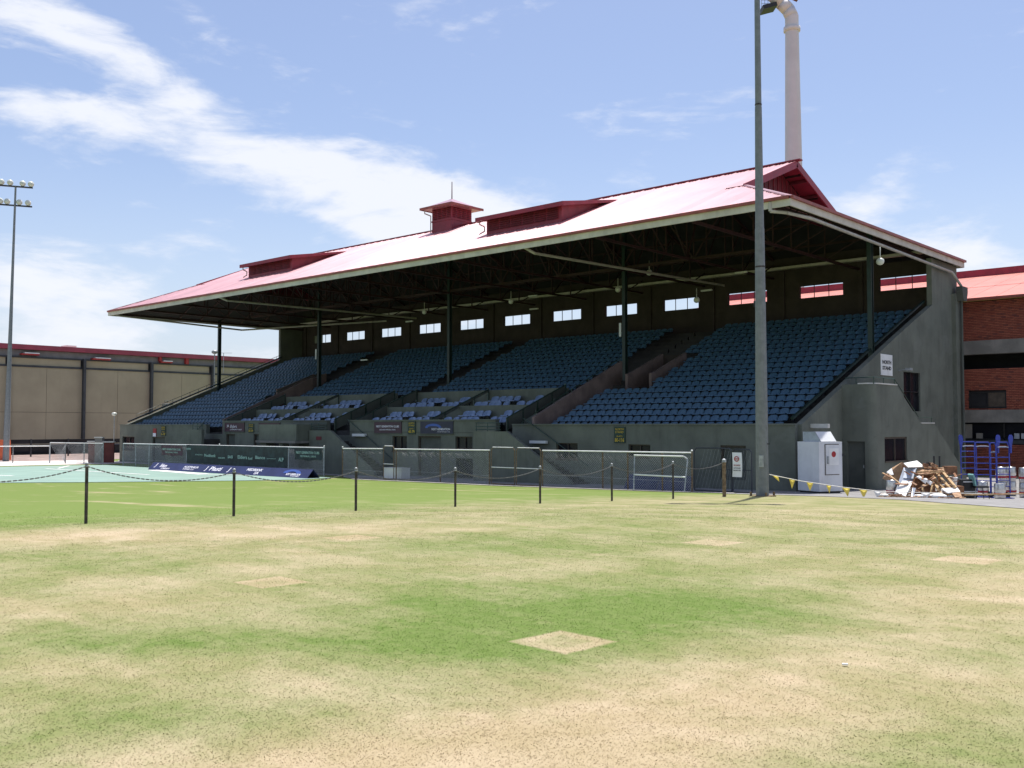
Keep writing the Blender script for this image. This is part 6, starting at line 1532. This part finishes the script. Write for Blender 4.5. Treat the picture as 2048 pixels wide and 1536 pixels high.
trolley(1935, 32, 37.5, 'left of the blue sack trolleys, with a broad skid at its top left', [893, 903, 914, 926, 937, 949, 961, 972], 882, -1, .08)
trolley(1963, 31, 37.0, 'middle blue sack trolley behind the teal chair', [893.5, 915, 927, 939, 950, 962, 974], 883, 0, -.06)
trolley(1984, 14, 36.6, 'narrow blue sack trolley with a broad skid, between two others', [905, 916, 928, 940, 952, 963, 974], 884, 1, 0)
trolley(2003, 27, 36.4, 'right blue sack trolley in front of the stacked kegs', [895, 915, 927, 938, 949, 961, 973], 883, 1, .05)
kl = [('lower keg of the stack behind the right trolley', 'upper keg of the stack behind the right trolley'), ('lower keg of the middle stack right of the trolleys', 'upper keg of the middle stack right of the trolleys'), ('lower keg of the stack cut by the right edge', 'upper keg of the stack cut by the right edge')]
for k, (px, d) in enumerate(((1999, 38.2), (2018, 38.6), (2046, 37.2))):
    keg(px, d, 0, 'steel ' + kl[k][0]); keg(px, d, .565, 'steel ' + kl[k][1])
keg(1962, 38.0, 0, 'single steel keg behind the teal chair'); keg(1996, 35.9, 0, 'single steel keg in front of the stacks, seen between the trolley rungs')
single('litter', MB().obox((0, 0, 0), (.035, .022, .01), (0, 0, .6)), M['white'], 'small white scrap of litter on the dry turf at the lower right', 'litter', (-2.78, 6.35, -1.585))

rg = random.Random(5); db = MB()
for k in range(190):
    a_, b_ = at(rg.uniform(1758, 1925), rg.uniform(31.9, 34.6)); g = gz(a_, b_) + .02
    l_ = rg.uniform(.04, .26); db.obox((a_, b_, g + rg.uniform(0, .03)), (l_, rg.uniform(.015, .06), rg.uniform(.008, .03)), (rg.uniform(-.3, .3), rg.uniform(-.25, .25), rg.uniform(0, 3.1)))
o_ = struct('debris', db, M['ply'], kind='stuff', label='small splinters and scraps scattered round the foot of the rubbish pile'); o_['category'] = 'debris'
db = MB()
for k in range(60):
    a_, b_ = at(rg.uniform(1800, 1910), rg.uniform(32.6, 34.2)); g = gz(a_, b_)
    z_ = g + rg.uniform(.1, .85); l_ = rg.uniform(.15, .5); db.obox((a_, b_, z_), (l_, rg.uniform(.02, .07), rg.uniform(.01, .03)), (rg.uniform(-.6, .6), rg.uniform(-.5, .5), rg.uniform(0, 3.1)))
o_ = struct('debris', db, M['woodbrown'], kind='stuff', label='broken brown laths sticking out of the rubbish pile'); o_['category'] = 'debris'
